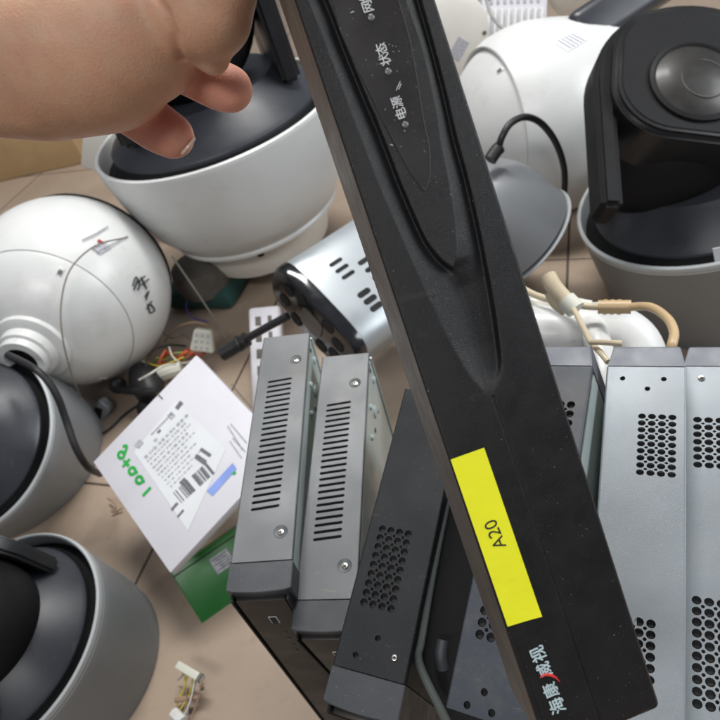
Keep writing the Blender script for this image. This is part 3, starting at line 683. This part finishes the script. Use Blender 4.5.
for k in range(3):
    MB().prism(slot(-.012, .012, 0, .0022), 0, .002, T=Matrix.Translation((-.012+.013*k, .040+.002*k, b*.99)) @ Matrix.Rotation(math.radians(90), 4, 'Z')).build('vent_slot', 'inner', bu) if False else None
def top_slot(x0, y0, l, w):
    zz = b*(max(0, 1-abs(x0/a)**3.8))**(1/3.8); e = .002; z2 = b*(max(0, 1-abs((x0+e)/a)**3.8))**(1/3.8); an = math.atan2(z2-zz, e)
    Tn = Matrix.Translation((x0, y0, zz-.0002)) @ Matrix.Rotation(-an, 4, 'Y') @ Matrix.Rotation(math.pi/2, 4, 'Z')
    MB().prism(slot(-l/2, l/2, 0, w/2), -.001, .0006, T=Tn).build('vent_slot', 'inner', bu)
for k in range(3): top_slot(-.034+.012*k, .060, .016, .0055); top_slot(.022+.012*k, .058, .013, .008)
for k in range(3): top_slot(-.014+.014*k, .104, .038, .007); top_slot(-.032+.012*k, .140, .02, .004)
tag(MB().tube([C(288, 316, .80), C(262, 330, .82), C(243, 341, .84)], .0055, 12, 5).tube([C(247, 339, .84), C(236, 346, .845), C(222, 354, .85)], .0105, 14, 3).tube([C(240, 343, .84), C(238, 344, .84)], .0118, 14, 1).build('camera_cable', 'rubber'),
    'black cable with thick barrel connector coming from the silver bullet camera', 'cable')
# ------------------------------------------------------------------ white power strip
ps, T = box_from(266, 362, .93, (1, -.10), (-.02, -1), (0, .35), None, 'power_strip', 'white power strip with sockets standing behind the left grey recorder', 'power strip', 'white')
MB().box((0, 0, -.02), (.05, .19, .03), .006, seg=3).build('case', 'paper', ps)
for k in range(6):
    for dx, w in ((-.010, .009), (.008, .006)):
        MB().box((dx, .07-.027*k, -.0048), (w, .015, .001), .0003).build('socket_slot', 'mud', ps)
# ------------------------------------------------------------------ cartons
def carton_quad(px, z0, z1, name, label, m, bev=.0015, inset=0):
    """carton from the picture corners of its top at height z1"""
    P = [Z(*p, z1) for p in px]; c = sum(P, V())/4
    x = ((P[1]-P[0])+(P[2]-P[3])).normalized(); y = (P[3]-P[0])+(P[2]-P[1]); y = (y-x*y.dot(x)).normalized()
    w = ((P[1]-P[0]).length+(P[2]-P[3]).length)/2; l = ((P[3]-P[0]).length+(P[2]-P[1]).length)/2
    T = frame(V((c.x, c.y, z0)), x, y, V((0, 0, 1))); r = thing(name, label, 'box', T)
    return r, T, w, l
# top corners in order: near (bottom), right, far (top), left
dL = .76; Lc, Tc = C(93, 462, dL), C(196, 355, dL*1.02); lo, hi = .6*dL, 1.1*dL
fl = lambda q: (C(170, 573, q)-Lc).dot(Tc-Lc)
for _ in range(50):
    mdp = (lo+hi)/2
    if fl(mdp)*fl(lo) > 0: lo = mdp
    else: hi = mdp
Bc = C(170, 573, mdp); w, l = (Bc-Lc).length, (Tc-Lc).length; l *= 1.0
x = (Bc-Lc).normalized(); y = (Tc-Lc).normalized(); z = x.cross(y)
h = .013; T = frame((Bc+Tc)/2-z*h, x, y, z)
wc = thing('white_carton', 'white carton with printed label and green marker letters, lying on a green box', 'box', T)
MB().box((0, 0, h/2), (w, l, h), .0012).build('body', 'paper', wc)
Tl = T.inverted()
def onw(px, py, up=.0006):
    o_, r_ = Tl @ CAM, Tl.to_3x3() @ (C(px, py, 1)-CAM); q = o_+r_*((h-o_.z)/r_.z); return V((q.x, q.y, h+up))
def poly(parent, pts, name, m, up=.0006, T_=onw):
    mb = MB(); mb.add([T_(*p, up) for p in pts], [tuple(range(len(pts)))]); bmesh.ops.recalc_face_normals(mb.bm, faces=mb.bm.faces[:])
    for f in mb.bm.faces:
        f.normal_update()
        if f.normal.z < 0: f.normal_flip()
    return mb.build(name, m, parent)
def seg_rect(p, q, wd):
    p, q = V(p), V(q); d = (q-p).normalized(); n_ = V((-d.y, d.x))*wd/2; return [p+n_, q+n_, q-n_, p-n_]
lab = poly(wc, [(176, 401), (226, 449), (188, 531), (134, 452)][::1], 'label', 'label', .0004)
# label axes in the picture: a runs up-right, b runs down-right
ea, eb = V((.62, -.78)).normalized(), V((.64, .77)).normalized()
ea = V((.70, -.71)); eb = V((.66, .75))
def lab_bar(o, a0, a1, b0, wd, m, mb): 
    p = V(o)+ea*a0+eb*b0; q = V(o)+ea*a1+eb*b0; pts = seg_rect(p, q, wd); mb.add([onw(v.x, v.y, .0008) for v in pts], [(3, 2, 1, 0)])
o0 = (140, 455)
mb = MB(); lab_bar(o0, 22, 52, -6, 1.6, 0, mb); lab_bar(o0, 20, 24, 1, 2.4, 0, mb); lab_bar(o0, 47, 53, -5, 6, 0, mb)
for r_, (a0, a1, ln) in enumerate(((2, 60, 3.4), (1, 58, 2.0), (2, 58, 2.0), (1, 50, 2.4), (2, 56, 1.6), (1, 44, 2.2), (2, 50, 1.5), (2, 40, 2.0), (1, 46, 1.3), (2, 34, 1.6))):
    t_ = a0
    while t_ < a1:
        s_ = random.uniform(1.2, 4.2); lab_bar(o0, t_, t_+s_, 6+r_*4.3, ln*random.uniform(.55, 1), 0, mb); t_ += s_+random.uniform(.9, 2.8)
mb.build('small_print', 'printl', lab)
mb = MB()
for a_ in np.arange(0, 46, 1.0):
    if random.random() < .62:
        c0 = V(o0)+V((33, 38))+V((.74, -.67))*a_*1.0; pts = seg_rect(c0, c0+V((8.5, 10.5)), random.choice((.5, .8, 1.2))); mb.add([onw(v.x, v.y, .0008) for v in pts], [(3, 2, 1, 0)])
mb.build('printed_code', 'printg', lab)
for p, q, w_ in (((181, 484), (186, 479), 4), ((196, 456), (206, 463), 5), ((201, 449), (211, 456), 3.5), ((182, 402), (177, 409), 4), ((158, 433), (161, 430), 2.2), ((137, 447), (142, 441), 6), ((172, 510), (178, 503), 2.5), ((178, 517), (184, 510), 2)):
    mb = MB(); mb.add([onw(v.x, v.y, .0009) for v in seg_rect(p, q, w_)], [(3, 2, 1, 0)]); mb.build('printed_mark', 'printg' if w_ < 5.5 else 'printl', lab)
poly(wc, [(207, 491), (233, 463), (237, 469), (213, 496)], 'blue_mark', 'blue', .0007)
mb = MB()
for p, q in (((228, 426), (243, 450)), ((231, 424), (247, 443)), ((230, 441), (242, 458)), ((233, 438), (246, 452))): mb.add([onw(v.x, v.y, .0007) for v in seg_rect(p, q, 1.1)], [(3, 2, 1, 0)])
mb.build('side_print', 'printl', wc)
def ring(cx, cy, r, a0=0, a1=330): return [onw(cx+r*math.cos(math.radians(a)), cy+r*1.1*math.sin(math.radians(a)), .0012) for a in range(a0, a1+1, 30)]
for g_ in ([[(143, 496), (151, 487.5)]], [ring(139.5, 480, 3.2, 30, 390)+[onw(145, 481, .0012)]], [ring(132.5, 471, 3.2, 30, 390)+[onw(138, 472, .0012)]],
          [[(123, 467), (130, 459)], [(124, 460.5), (129, 466)]], [ring(121.5, 455, 3.0, 0, 360)+[onw(126, 451, .0012), onw(127, 446, .0012), onw(123, 446.5, .0012)]], [[(233, 474), (236, 472)]]):
    mb = MB()
    for s_ in g_: mb.tube([p if isinstance(p, Vector) else onw(*p, .0012) for p in s_], .0019, 8, 3)
    for v in mb.bm.verts: v.co.z = h+.0006+(v.co.z-h-.0012)*.1
    mb.build('marker_letter', 'marker', wc)
for a_, b_ in (((158, 394), (163, 399)), ((232, 385), (252, 408))): MB().tube([onw(*a_, .0008), onw(*b_, .0008)], .0007, 6, 1).build('flap_slit', 'mud', wc)
P0, P1 = Z(202, 624), Z(240, 597); x = (P1-P0).normalized(); lo, hi = .5, .75
for _ in range(50):
    mdp = (lo+hi)/2
    if (C(170, 572, mdp)-P0).dot(x) * (C(170, 572, lo)-P0).dot(x) > 0: lo = mdp
    else: hi = mdp
u = C(170, 572, mdp)-P0; gh = u.length; z = u.normalized(); y = z.cross(x)
Tg = frame(P0, x, y, z); gb = thing('green_carton', 'green cardboard box on the floor under the white carton', 'box', Tg)
MB().box((.09, .075, gh/2), (.18, .15, gh), .0015).build('body', 'greenbox', gb)
gl_ = MB().box((.055, -.0005, gh*.66), (.024, .001, .020)).build('label', 'printl', gb)
for k in range(5): MB().box((.055+.002*(k % 2), -.0012, gh*.66+.007-.0033*k), (.018-.004*(k % 2), .0006, .0011)).build('printed_line', 'printg', gl_)
MB().box((.09, -.0006, gh*.90), (.18, .0012, .0012)).build('lid_edge', 'inner', gb)
kp = [Z(-140, 213), Z(86, 163)]
x = (kp[1]-kp[0]).normalized(); zz = V((0, 0, 1)); yy = zz.cross(x)
T = frame(kp[0].lerp(kp[1], .5), x, yy, zz); kb = thing('cardboard_box', 'tan cardboard box on the floor at the left edge under the wrist', 'box', T)
wk = (kp[1]-kp[0]).length
MB().box((0, .15, .11), (wk, .30, .218), .003).build('body', 'kraft', kb)
MB().box((0, .15, .2195), (wk-.004, .05, .0012)).build('packing_tape', 'tan', kb)
wx, T = box_from(118, 140, 1.25, (.95, .3), (-.35, -.93), (0, -.4), None, 'white_carton', 'plain white carton squeezed behind the left side of the open bowl', 'box', 'paper')
wx['group'] = wx.get('group', 'cartons'); del wx['group']
MB().box((0, .02, -.06), (.16, .20, .10), .003).build('body', 'whitewarm', wx); MB().box((0, .02, -.0095), (.03, .196, .001)).build('tape', 'paper', wx)
# ------------------------------------------------------------------ loose wiring
def wire(name, label, pts, r, m, seg=8, cat='wire'):
    return tag(MB().tube([C(*p) if len(p) == 3 and p[2] > .3 else Z(*p) for p in pts], r, seg, 7).build(name, m), label, cat)
wire('string', 'long thin grey cord running over the white ball down to the floor', [(128, 237, .84), (95, 246, .84), (70, 270, .84), (61, 305, .84), (63, 340, .85), (72, 375, .9), (84, 405, .98), (92, 425, 1.02)], .0011, 'twine', cat='cord')
wire('string', 'thin grey cord hanging from the bottom of the open white bowl', [(172, 256, .95), (185, 275, .98), (200, 297, 1.0), (215, 320, 1.02), (226, 338, 1.03)], .0016, 'twine', cat='cord')
wire('purple_wire', 'purple wire curled into a hook below the white bowl', [(204, 291, .05), (191, 295, .04), (186, 306, .03), (192, 317, .03), (208, 322, .03)], .0014, 'purple')
wire('brown_cable', 'pale brown cable arching over the ivory connector', [(165, 342, .03), (175, 329, .05), (190, 323, .06), (203, 324, .05), (211, 330, .03)], .0022, 'brownc')
cn, T = box_from(202, 340, 1.0, (.98, .12), (-.05, -1), (.05, -.25), None, 'wire_connector', 'ivory plug connector standing behind the white carton', 'connector', 'conn')
MB().prism([(-.019, -.020), (.020, -.020), (.013, .016), (-.014, .016)], -.018, .0, bev=.002).build('plug_body', 'conn', cn)
for k in range(3):
    for j in range(3): MB().box((-.009+.009*k, .008-.010*j, .0005), (.004, .0045, .001), .0003).build('pin_slot', 'printl', cn)
ws = [('yellow_wire', 'yellow wire sticking up beside the white ball', [(133, 340, .05), (140, 352, .04), (148, 363, .03), (156, 372, .02)], 'yellowc', .0013),
      ('orange_wire', 'orange wire bent in a loop above the white carton', [(163, 368, .02), (165, 356, .04), (170, 353, .05), (178, 358, .04), (186, 352, .05), (194, 356, .03)], 'orangec', .0028),
      ('red_wire', 'red wire lying beside the ivory connector', [(180, 362, .03), (188, 350, .04), (196, 347, .04), (204, 353, .03)], 'redc', .002),
      ('green_wire', 'olive green wire coiled above the white carton', [(153, 366, .03), (157, 358, .05), (165, 360, .04), (176, 353, .05), (187, 355, .04), (181, 363, .03)], 'greenc', .0018),
      ('white_wire', 'short white wire curving in front of the orange one', [(169, 347, .06), (173, 357, .05), (182, 363, .04), (192, 361, .03)], 'conn', .0014),
      ('white_wire', 'short ivory wire lying left of the coiled wires', [(137, 357, .04), (145, 363, .04), (155, 371, .03)], 'conn', .0022)]
ws += [('grey_wire', 'grey wire bent across the floor between ball and ivory connector', [(160, 330, .01), (172, 338, .02), (182, 334, .02), (192, 341, .015)], 'twine', .0015),
      ('black_wire', 'black wire arching from the plug up to the ivory connector', [(150, 378, .04), (146, 362, .06), (155, 349, .06), (170, 345, .05), (186, 346, .03)], 'rubber', .0018),
      ('orange_wire', 'short orange wire end pointing up near the white ball', [(160, 372, .03), (160, 360, .05), (166, 350, .06)], 'orangec', .0022),
      ('yellow_wire', 'second yellow wire, lying flat over the orange ones', [(150, 364, .05), (160, 366, .05), (172, 362, .055), (184, 357, .05)], 'yellowc', .0012),
      ('red_wire', 'thin red wire curling beside the carton corner', [(186, 358, .05), (194, 352, .05), (200, 356, .04), (207, 352, .03)], 'redc', .0012),
      ('white_wire', 'longer white wire lying over the black plug', [(139, 380, .07), (150, 374, .075), (163, 366, .07), (176, 364, .06)], 'conn', .0016)]
for n_, l_, p_, m_, r_ in ws: wire(n_, l_, p_, r_, m_)
tag(MB().tube([Z(150, 380, .03), Z(166, 373, .04), Z(182, 368, .04)], .011, 10, 4).build('cable_sleeve', 'conn'), 'pale cable sleeve tucked above the white carton', 'sleeve')
pl_ = thing('power_plug', 'black bulbous power plug lying left of the white carton', 'plug', Matrix.Translation(Z(140, 395, .02)))
Tp = Matrix.Translation(-Z(140, 395, .02))
MB().tube([Z(140, 372, .035), Z(147, 383, .035), Z(152, 398, .03)], lambda t: .012+.014*math.sin(math.pi*(.15+.7*t)), 18, 6, T=Tp).build('plug_body', 'rubber', pl_)
MB().tube([Z(116, 383, .03), Z(122, 389, .03), Z(135, 391, .045), Z(158, 392, .05)], lambda t: .0065+.008*math.exp(-((t-.12)/.16)**2), 14, 6, T=Tp).build('strain_relief', 'rubber', pl_)
MB().tube([Z(150, 402, .02), Z(146, 408, .02), Z(150, 414, .02)], .014, 14, 4, T=Tp).build('plug_tail', 'blackm', pl_)
wire('cord', 'thin dark cord lying across the floor tiles left of the carton', [(80, 440, .004), (105, 432, .004), (125, 414, .004), (140, 404, .006)], .0018, 'rubber', cat='cord')
jb, T = box_from(98, 411, 1.0, (.85, .35), (.2, -.98), (0, -.3), None, 'cable_clip', 'small grey plastic clip on the floor beside the grey camera', 'clip', 'greyh')
MB().prism([(-.014, -.022), (.010, -.026), (.018, .012), (-.004, .020)], -.02, 0, bev=.003).build('body', 'greyh', jb); MB().box((.001, -.004, .001), (.012, .02, .002), .0005).build('recess', 'blackm', jb)
wire('black_cable', 'black cable lying over the grey camera at the left edge', [(8, 355, .80), (32, 367, .755), (47, 380, .75), (58, 398, .755), (66, 420, .765), (76, 448, .77), (88, 467, .79), (100, 474, .83)], .0045, 'rubber', 10, 'cable')
# connector bundle by the bottom-left camera
cb = thing('wire_bundle', 'small ribbon connector with yellow and white wires by the nearest grey camera', 'connector', Matrix.Translation(Z(185, 690)))
Tp = Matrix.Translation(-Z(185, 690))
x = (Z(203, 680, .03)-Z(176, 664, .03)).normalized(); z_ = (CAM-Z(190, 672, .03)).normalized(); y_ = z_.cross(x).normalized(); z_ = x.cross(y_)
MB().box((0, 0, 0), (.036, .008, .006), .001, T=Tp @ frame(Z(190, 672, .03), x, y_, z_)).build('header', 'conn', cb)
MB().box((.0155, 0, .002), (.004, .009, .006), .0005, T=Tp @ frame(Z(190, 672, .03), x, y_, z_)).build('header_clip', 'mud', cb)
for k, (p0, p1, m_) in enumerate((((184, 671), (178, 700), 'yellowc'), ((188, 674), (176, 706), 'yellowc'), ((193, 676), (179, 712), 'yellowc'), ((181, 669), (178, 680), 'greycab'), ((197, 679), (186, 720), 'greycab'), ((195, 678), (180, 724), 'conn'), ((186, 690), (182, 716), 'brownc'), ((199, 695), (188, 726), 'brownc'))):
    MB().tube([Z(*p0, .028), Z((p0[0]+p1[0])/2+random.uniform(-4, 4), (p0[1]+p1[1])/2, .018), Z(*p1, .008)], .0009, 6, 6, T=Tp).build('wire', m_, cb)
MB().tube([Z(176, 700, .01), Z(190, 698, .015), Z(200, 696, .012)], .003, 8, 4, T=Tp).tube([Z(200, 686, .004), Z(203, 684, .005)], .0018, 6, 1, T=Tp).build('tape', 'brownc', cb)
MB().tube([Z(174, 713, .01), Z(183, 722, .012)], .006, 8, 1, T=Tp).build('plug_body', 'white', cb)
wire('brown_wire', 'small scrap of beige wire between the grey camera and the carton', [(108, 498, .01), (116, 505, .01), (112, 512, .006), (122, 508, .006)], .0016, 'brownc')
# debris under the bowl
tb = thing('foam_pad', 'teal foam pad on the floor under the open white bowl', 'pad', Matrix.Translation(Z(205, 300)))
Tp = Matrix.Translation(-Z(205, 300))
x = (Z(240, 300)-Z(170, 300)).normalized(); y_ = V((0, 0, 1)).cross(x)
MB().box((0, .04, .02), (.14, .12, .038), .01, T=Tp @ frame(Z(205, 304), x, y_, V((0, 0, 1)))).build('pad', 'teal', tb)
MB().lathe([(.05, .0), (.055, .03), (.05, .05), (.03, .055)], 32, T=Tp @ Matrix.Translation(Z(208, 285, .03))).build('rubber_foot', 'mud', tb)
# ------------------------------------------------------------------ white bracket and beige leads on the right
br = thing('plastic_bracket', 'glossy white plastic bracket behind the slate recorders, under the beige leads', 'bracket', Matrix.Translation(K(590, 335, .60)))
Tp = Matrix.Translation(-K(590, 335, .60))
MB().tube([K(505, 330, .60), K(555, 335, .585), K(600, 331, .58), K(628, 343, .575), K(640, 372, .57)], .027*KF, 24, 8, T=Tp).build('arm', 'white', br)
MB().tube([K(592, 325, .565), K(598, 345, .545), K(603, 375, .525), K(602, 405, .515), K(596, 440, .51)], .012*KF, 16, 7, T=Tp).build('lug', 'white', br)
MB().tube([K(525, 306, .60), K(560, 306, .59), K(590, 311, .58)], .010*KF, 16, 6, T=Tp).build('ridge', 'whitewarm', br)
l1 = thing('connector_lead', 'tan lead with ribbed barrel connector curving over the recorder tops', 'cable', Matrix.Translation(K(617, 308, .54)))
Tp = Matrix.Translation(-K(617, 308, .54))
MB().tube([K(515, 284, .60), K(535, 295, .58), K(560, 302, .56), K(585, 306, .545), K(600, 307, .54)], .0032*KF, 12, 8, T=Tp).build('cable', 'beige', l1)
MB().tube([K(628, 307, .53), K(650, 307, .51), K(667, 318, .49), (K(674, 332, .475)), K(672, 345, .465), K(670, 352, .47)], .0036*KF, 12, 8, T=Tp).build('cable', 'tan', l1)
MB().tube([K(598, 307, .54), K(631, 307, .53)], .0060*KF, 16, 1, T=Tp).tube([K(604, 307, .54), K(606, 307, .54)], .0068*KF, 16, 1, T=Tp).tube([K(611, 307, .54), K(613, 307, .54)], .0068*KF, 16, 1, T=Tp).tube([K(618, 307, .537), K(620, 307, .537)], .0068*KF, 16, 1, T=Tp).build('barrel_connector', 'tan', l1)
l2 = thing('connector_lead', 'ivory lead with cylindrical plug pointing up left, crossing the tan lead', 'cable', Matrix.Translation(K(555, 290, .55)))
Tp = Matrix.Translation(-K(555, 290, .55))
MB().tube([K(548, 276, .545), K(555, 288, .54), K(567, 302, .535)], .0072*KF, 16, 4, T=Tp).build('plug', 'beige', l2)
MB().tube([K(566, 300, .535), K(576, 310, .53)], .0085*KF, 16, 1, T=Tp).build('collar', 'conn', l2)
MB().tube([K(572, 306, .53), K(582, 325, .50), K(591, 342, .47), K(600, 352, .45), K(608, 362, .44)], .0023*KF, 10, 8, T=Tp).tube([K(551, 292, .545), K(556, 302, .545), K(566, 310, .54)], .006*KF, 12, 4, T=Tp).tube([K(590, 342, .455), K(606, 342.5, .445), K(622, 343.5, .44)], .0022*KF, 10, 4, T=Tp).build('cable', 'beige', l2)
# ------------------------------------------------------------------ dark steel tray between the black recorder and the next
tr = thing('metal_tray', 'dark steel tray with a rounded bright lip wedged right of the black perforated recorder', 'tray', Matrix.Translation(K(430, 640, .42)))
Tp = Matrix.Translation(-K(430, 640, .42))
MB().tube([K(447, 500, .455), K(432, 575, .422), K(421, 640, .398), K(418, 656, .394), K(424, 676, .392), K(447, 722, .388), K(470, 770, .385)], .0028*KF, 10, 6, T=Tp).build('lip', 'dullsteel', tr)
a0, a1, a2, a3, a4 = K(447, 500, .46), K(421, 640, .405), K(420, 664, .40), K(470, 770, .395), K(500, 480, .50)
nn = (a1-a0).cross(a4-a0).normalized()
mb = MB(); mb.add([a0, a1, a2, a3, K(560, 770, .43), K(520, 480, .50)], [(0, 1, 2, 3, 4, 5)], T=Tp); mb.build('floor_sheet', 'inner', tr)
MB().tube([K(443, 640, .405), K(441, 655, .402), K(443, 668, .402)], .0042*KF, 12, 4, T=Tp).build('rubber_foot', 'frontpl', tr)
# ------------------------------------------------------------------ hand
def hand():
    def rc(bm, p, q, r0, r1):
        d = q-p; L = d.length; t = d.normalized(); nx = t.orthogonal().normalized(); ny = t.cross(nx); seg = 28; rings = []
        prof = [(r0*math.sin(a), -r0*math.cos(a)) for a in [math.pi/2*k/7 for k in range(1, 8)]] + [(r1*math.sin(a), L+r1*math.cos(a)) for a in [math.pi/2*(1-k/7) for k in range(0, 7)]]
        for r, s in prof: rings.append([bm.verts.new(p+t*s+nx*(r*math.cos(2*math.pi*i/seg))+ny*(r*math.sin(2*math.pi*i/seg))) for i in range(seg)])
        for a, b in zip(rings[:-1], rings[1:]):
            for i in range(seg): j = (i+1) % seg; bm.faces.new((a[i], a[j], b[j], b[i]))
        bm.faces.new(rings[0][::-1]); bm.faces.new(rings[-1])
    base = K(60, 60, .27)
    def chain(bm, pts):
        P = [(K(x, y, d)-base, r*d*KF/F) for x, y, d, r in pts]
        for (p, r0), (q, r1) in zip(P[:-1], P[1:]): rc(bm, p, q, r0, r1)
    chains = [  # picture x, y, distance, radius in picture units
     [(-330, 60, .33, 66), (-160, 50, .30, 70), (-30, 50, .275, 82), (40, 50, .262, 87)],
     [(-30, 30, .285, 78), (60, 10, .275, 72)],
     [(40, 52, .262, 85), (95, 49, .255, 81), (130, 35, .250, 70), (146, 28, .247, 58)],
     [(60, -10, .27, 70), (130, -20, .255, 60)],
     [(130, 15, .250, 50), (185, 14, .238, 45), (207, 12, .232, 46)],
     [(207, 10, .232, 46), (236, -60, .215, 35), (285, -110, .201, 30), (316, -132, .196, 26)],   # thumb, pressed on the recorder face
     [(196, 40, .242, 22), (213, 58, .243, 18)],                                                   # pad bulge
     [(70, 0, .29, 52), (130, 40, .285, 26), (186, 70, .275, 24), (222, 87, .268, 24.5), (230, 89, .268, 23.5)], # index finger
     [(20, 30, .30, 50), (70, 65, .305, 26), (124, 104, .295, 27), (158, 128, .288, 25), (172, 136, .286, 23)],     # middle finger
     [(-20, 20, .31, 45), (20, 40, .335, 24), (60, 60, .34, 23), (95, 80, .335, 21)],                # ring finger
     [(-40, 10, .32, 40), (-10, 20, .345, 20), (25, 35, .355, 19), (55, 52, .355, 17)],              # little finger
    ]
    bm = bmesh.new()
    for c in chains: chain(bm, c)
    me = bpy.data.meshes.new('person'); bm.to_mesh(me); bm.free()
    o = bpy.data.objects.new('tmp', me); COL.objects.link(o)
    rm = o.modifiers.new('r', 'REMESH'); rm.mode = 'VOXEL'; rm.voxel_size = .0011*KF; rm.adaptivity = 0
    sm = o.modifiers.new('s', 'SMOOTH'); sm.factor = .5; sm.iterations = 45
    bpy.context.view_layer.update()
    m2 = bpy.data.meshes.new_from_object(o.evaluated_get(bpy.context.evaluated_depsgraph_get())); bpy.data.objects.remove(o)
    m2.name = 'person'; n = len(m2.vertices); co = np.empty(n*3); m2.vertices.foreach_get('co', co); co = co.reshape(-1, 3)
    # picture position of every vertex relative to anatomical landmarks -> skin tint (redder fingers, painted glow and crease shade), creases
    nr = np.empty(n*3); m2.vertices.foreach_get('normal', nr); nr = nr.reshape(-1, 3)
    def dist_path(pts):
        P = [np.array(K(*p)-base) for p in pts]; best = np.full(n, 9.)
        for a, b in zip(P[:-1], P[1:]):
            ab = b-a; t = np.clip(((co-a)@ab)/(ab@ab), 0, 1); best = np.minimum(best, np.linalg.norm(co-(a+t[:, None]*ab), axis=1))
        return best
    disp = np.zeros(n)
    for pts, dep, wd in (([(143, -30, .20), (158, 10, .20), (170, 40, .205), (181, 68, .212)], .0016, .0020),):
        P = []
        for p in pts:   # drop the line onto the surface: nearest vertex along that sight line
            r = np.array((K(p[0], p[1], 1)-CAM).normalized()); o_ = np.array(CAM-base); rel = co-o_; t = rel@r; off = np.linalg.norm(rel-t[:, None]*r, axis=1)
            k = np.where(off < .0025)[0]
            if len(k): P.append(co[k[np.argmin(t[k])]])
        for a, b in zip(P[:-1], P[1:]):
            ab = b-a; t = np.clip(((co-a)@ab)/(ab@ab+1e-12), 0, 1); dd = np.linalg.norm(co-(a+t[:, None]*ab), axis=1)
            disp = np.minimum(disp, -dep*KF*np.exp(-(dd/(wd*KF))**2))
    rng = np.random.default_rng(3)
    co2 = co + nr*disp[:, None]
    m2.vertices.foreach_set('co', co2.reshape(-1))
    fin = np.zeros(n)
    for (x, y, d, s) in ((165, 134, .287, .020), (226, 90, .268, .018), (120, 105, .295, .020), (196, 76, .272, .016)):
        c = np.array(K(x, y, d)-base); fin = np.maximum(fin, np.exp(-(np.linalg.norm(co-c, axis=1)/(s*KF))**2))
    tip = np.zeros(n)  # crease shade around the fingers, put into the tint as darker red
    for (x, y, d, s) in ((140, 128, .29, .012), (205, 92, .27, .010), (150, 120, .28, .010)):
        c = np.array(K(x, y, d)-base); tip = np.maximum(tip, np.exp(-(np.linalg.norm(co-c, axis=1)/(s*KF))**2))
    c0 = np.array((.60, .35, .23)); c1 = np.array((.74, .33, .25)); c2 = np.array((.55, .20, .15))
    col = c0*(1-fin[:, None])+c1*fin[:, None]; col = col*(1-.6*tip[:, None])+c2*.6*tip[:, None]
    q_ = co/KF; mot = np.sin(q_@np.array((310, 120, 90))+1.3*np.sin(q_@np.array((60, 270, -110))))*np.sin(q_@np.array((-90, 210, 240))+.7)*.5+np.sin(q_@np.array((800, -500, 650)))*np.sin(q_@np.array((420, 760, -380)))*.3
    col = col*(1+mot[:, None]*np.array((.02, -.07, -.08)))
    col = col*(1+ (disp/.0022*.25)[:, None]*np.array((.6, 1, 1)))
    at = m2.color_attributes.new('tint', 'FLOAT_COLOR', 'POINT'); at.data.foreach_set('color', np.hstack([col, np.ones((n, 1))]).astype(np.float32).reshape(-1))
    m2.materials.clear(); m2.materials.append(M['skin'])
    for p in m2.polygons: p.use_smooth = True
    root = bpy.data.objects.new('person', m2); COL.objects.link(root); root.location = base
    tag(root, 'bare hand reaching in from the left, gripping the top of the recorder', 'person')
    # nail on the far side of the middle finger tip
    T = axis_frame(189, 147, .286*KF, (.75, .66), 95)
    T.translation = T.translation-base
    MB().lathe([(.0040, -.0012), (.0044, -.0004), (.0036, .0001), (.0015, .0003)], 24, T=T).build('fingernail', 'nail', root)
hand()
# ------------------------------------------------------------------ light
w = bpy.data.worlds.new('World'); S.world = w; w.use_nodes = True
bg = w.node_tree.nodes['Background']; bg.inputs[0].default_value = (.80, .87, 1, 1); bg.inputs[1].default_value = .20
def area(name, loc, target, sx, sy, e, col):
    l = bpy.data.lights.new(name, 'AREA'); l.shape = 'RECTANGLE'; l.size = sx; l.size_y = sy; l.energy = e; l.color = col
    o = bpy.data.objects.new(name, l); COL.objects.link(o); o.location = loc
    o.rotation_euler = (V(target)-V(loc)).to_track_quat('-Z', 'Y').to_euler()
area('ceiling_or_fill_light', (.35, 1.35, 2.3), (0, .5, 0), 1.2, .35, 52, (1, .98, .95))
area('right_fill_light', (1.9, .1, 1.3), (.1, .3, .3), 1., .8, 25, (.93, .97, 1))  # added side fill, no window known; brightens the right-facing scoop
area('ceiling_or_fill_light', (-.7, -.9, 2.1), (0, .4, 0), 1.2, .35, 19, (1, .98, .96))  # added fill from the camera side, lifts the recorder front and sticker
S.view_settings.view_transform = 'Standard'; S.view_settings.look = 'None'; S.view_settings.exposure = 0; S.view_settings.gamma = 1
S.render.engine = 'CYCLES'; S.cycles.use_denoising = True; S.cycles.max_bounces = 8
bpy.context.view_layer.update()
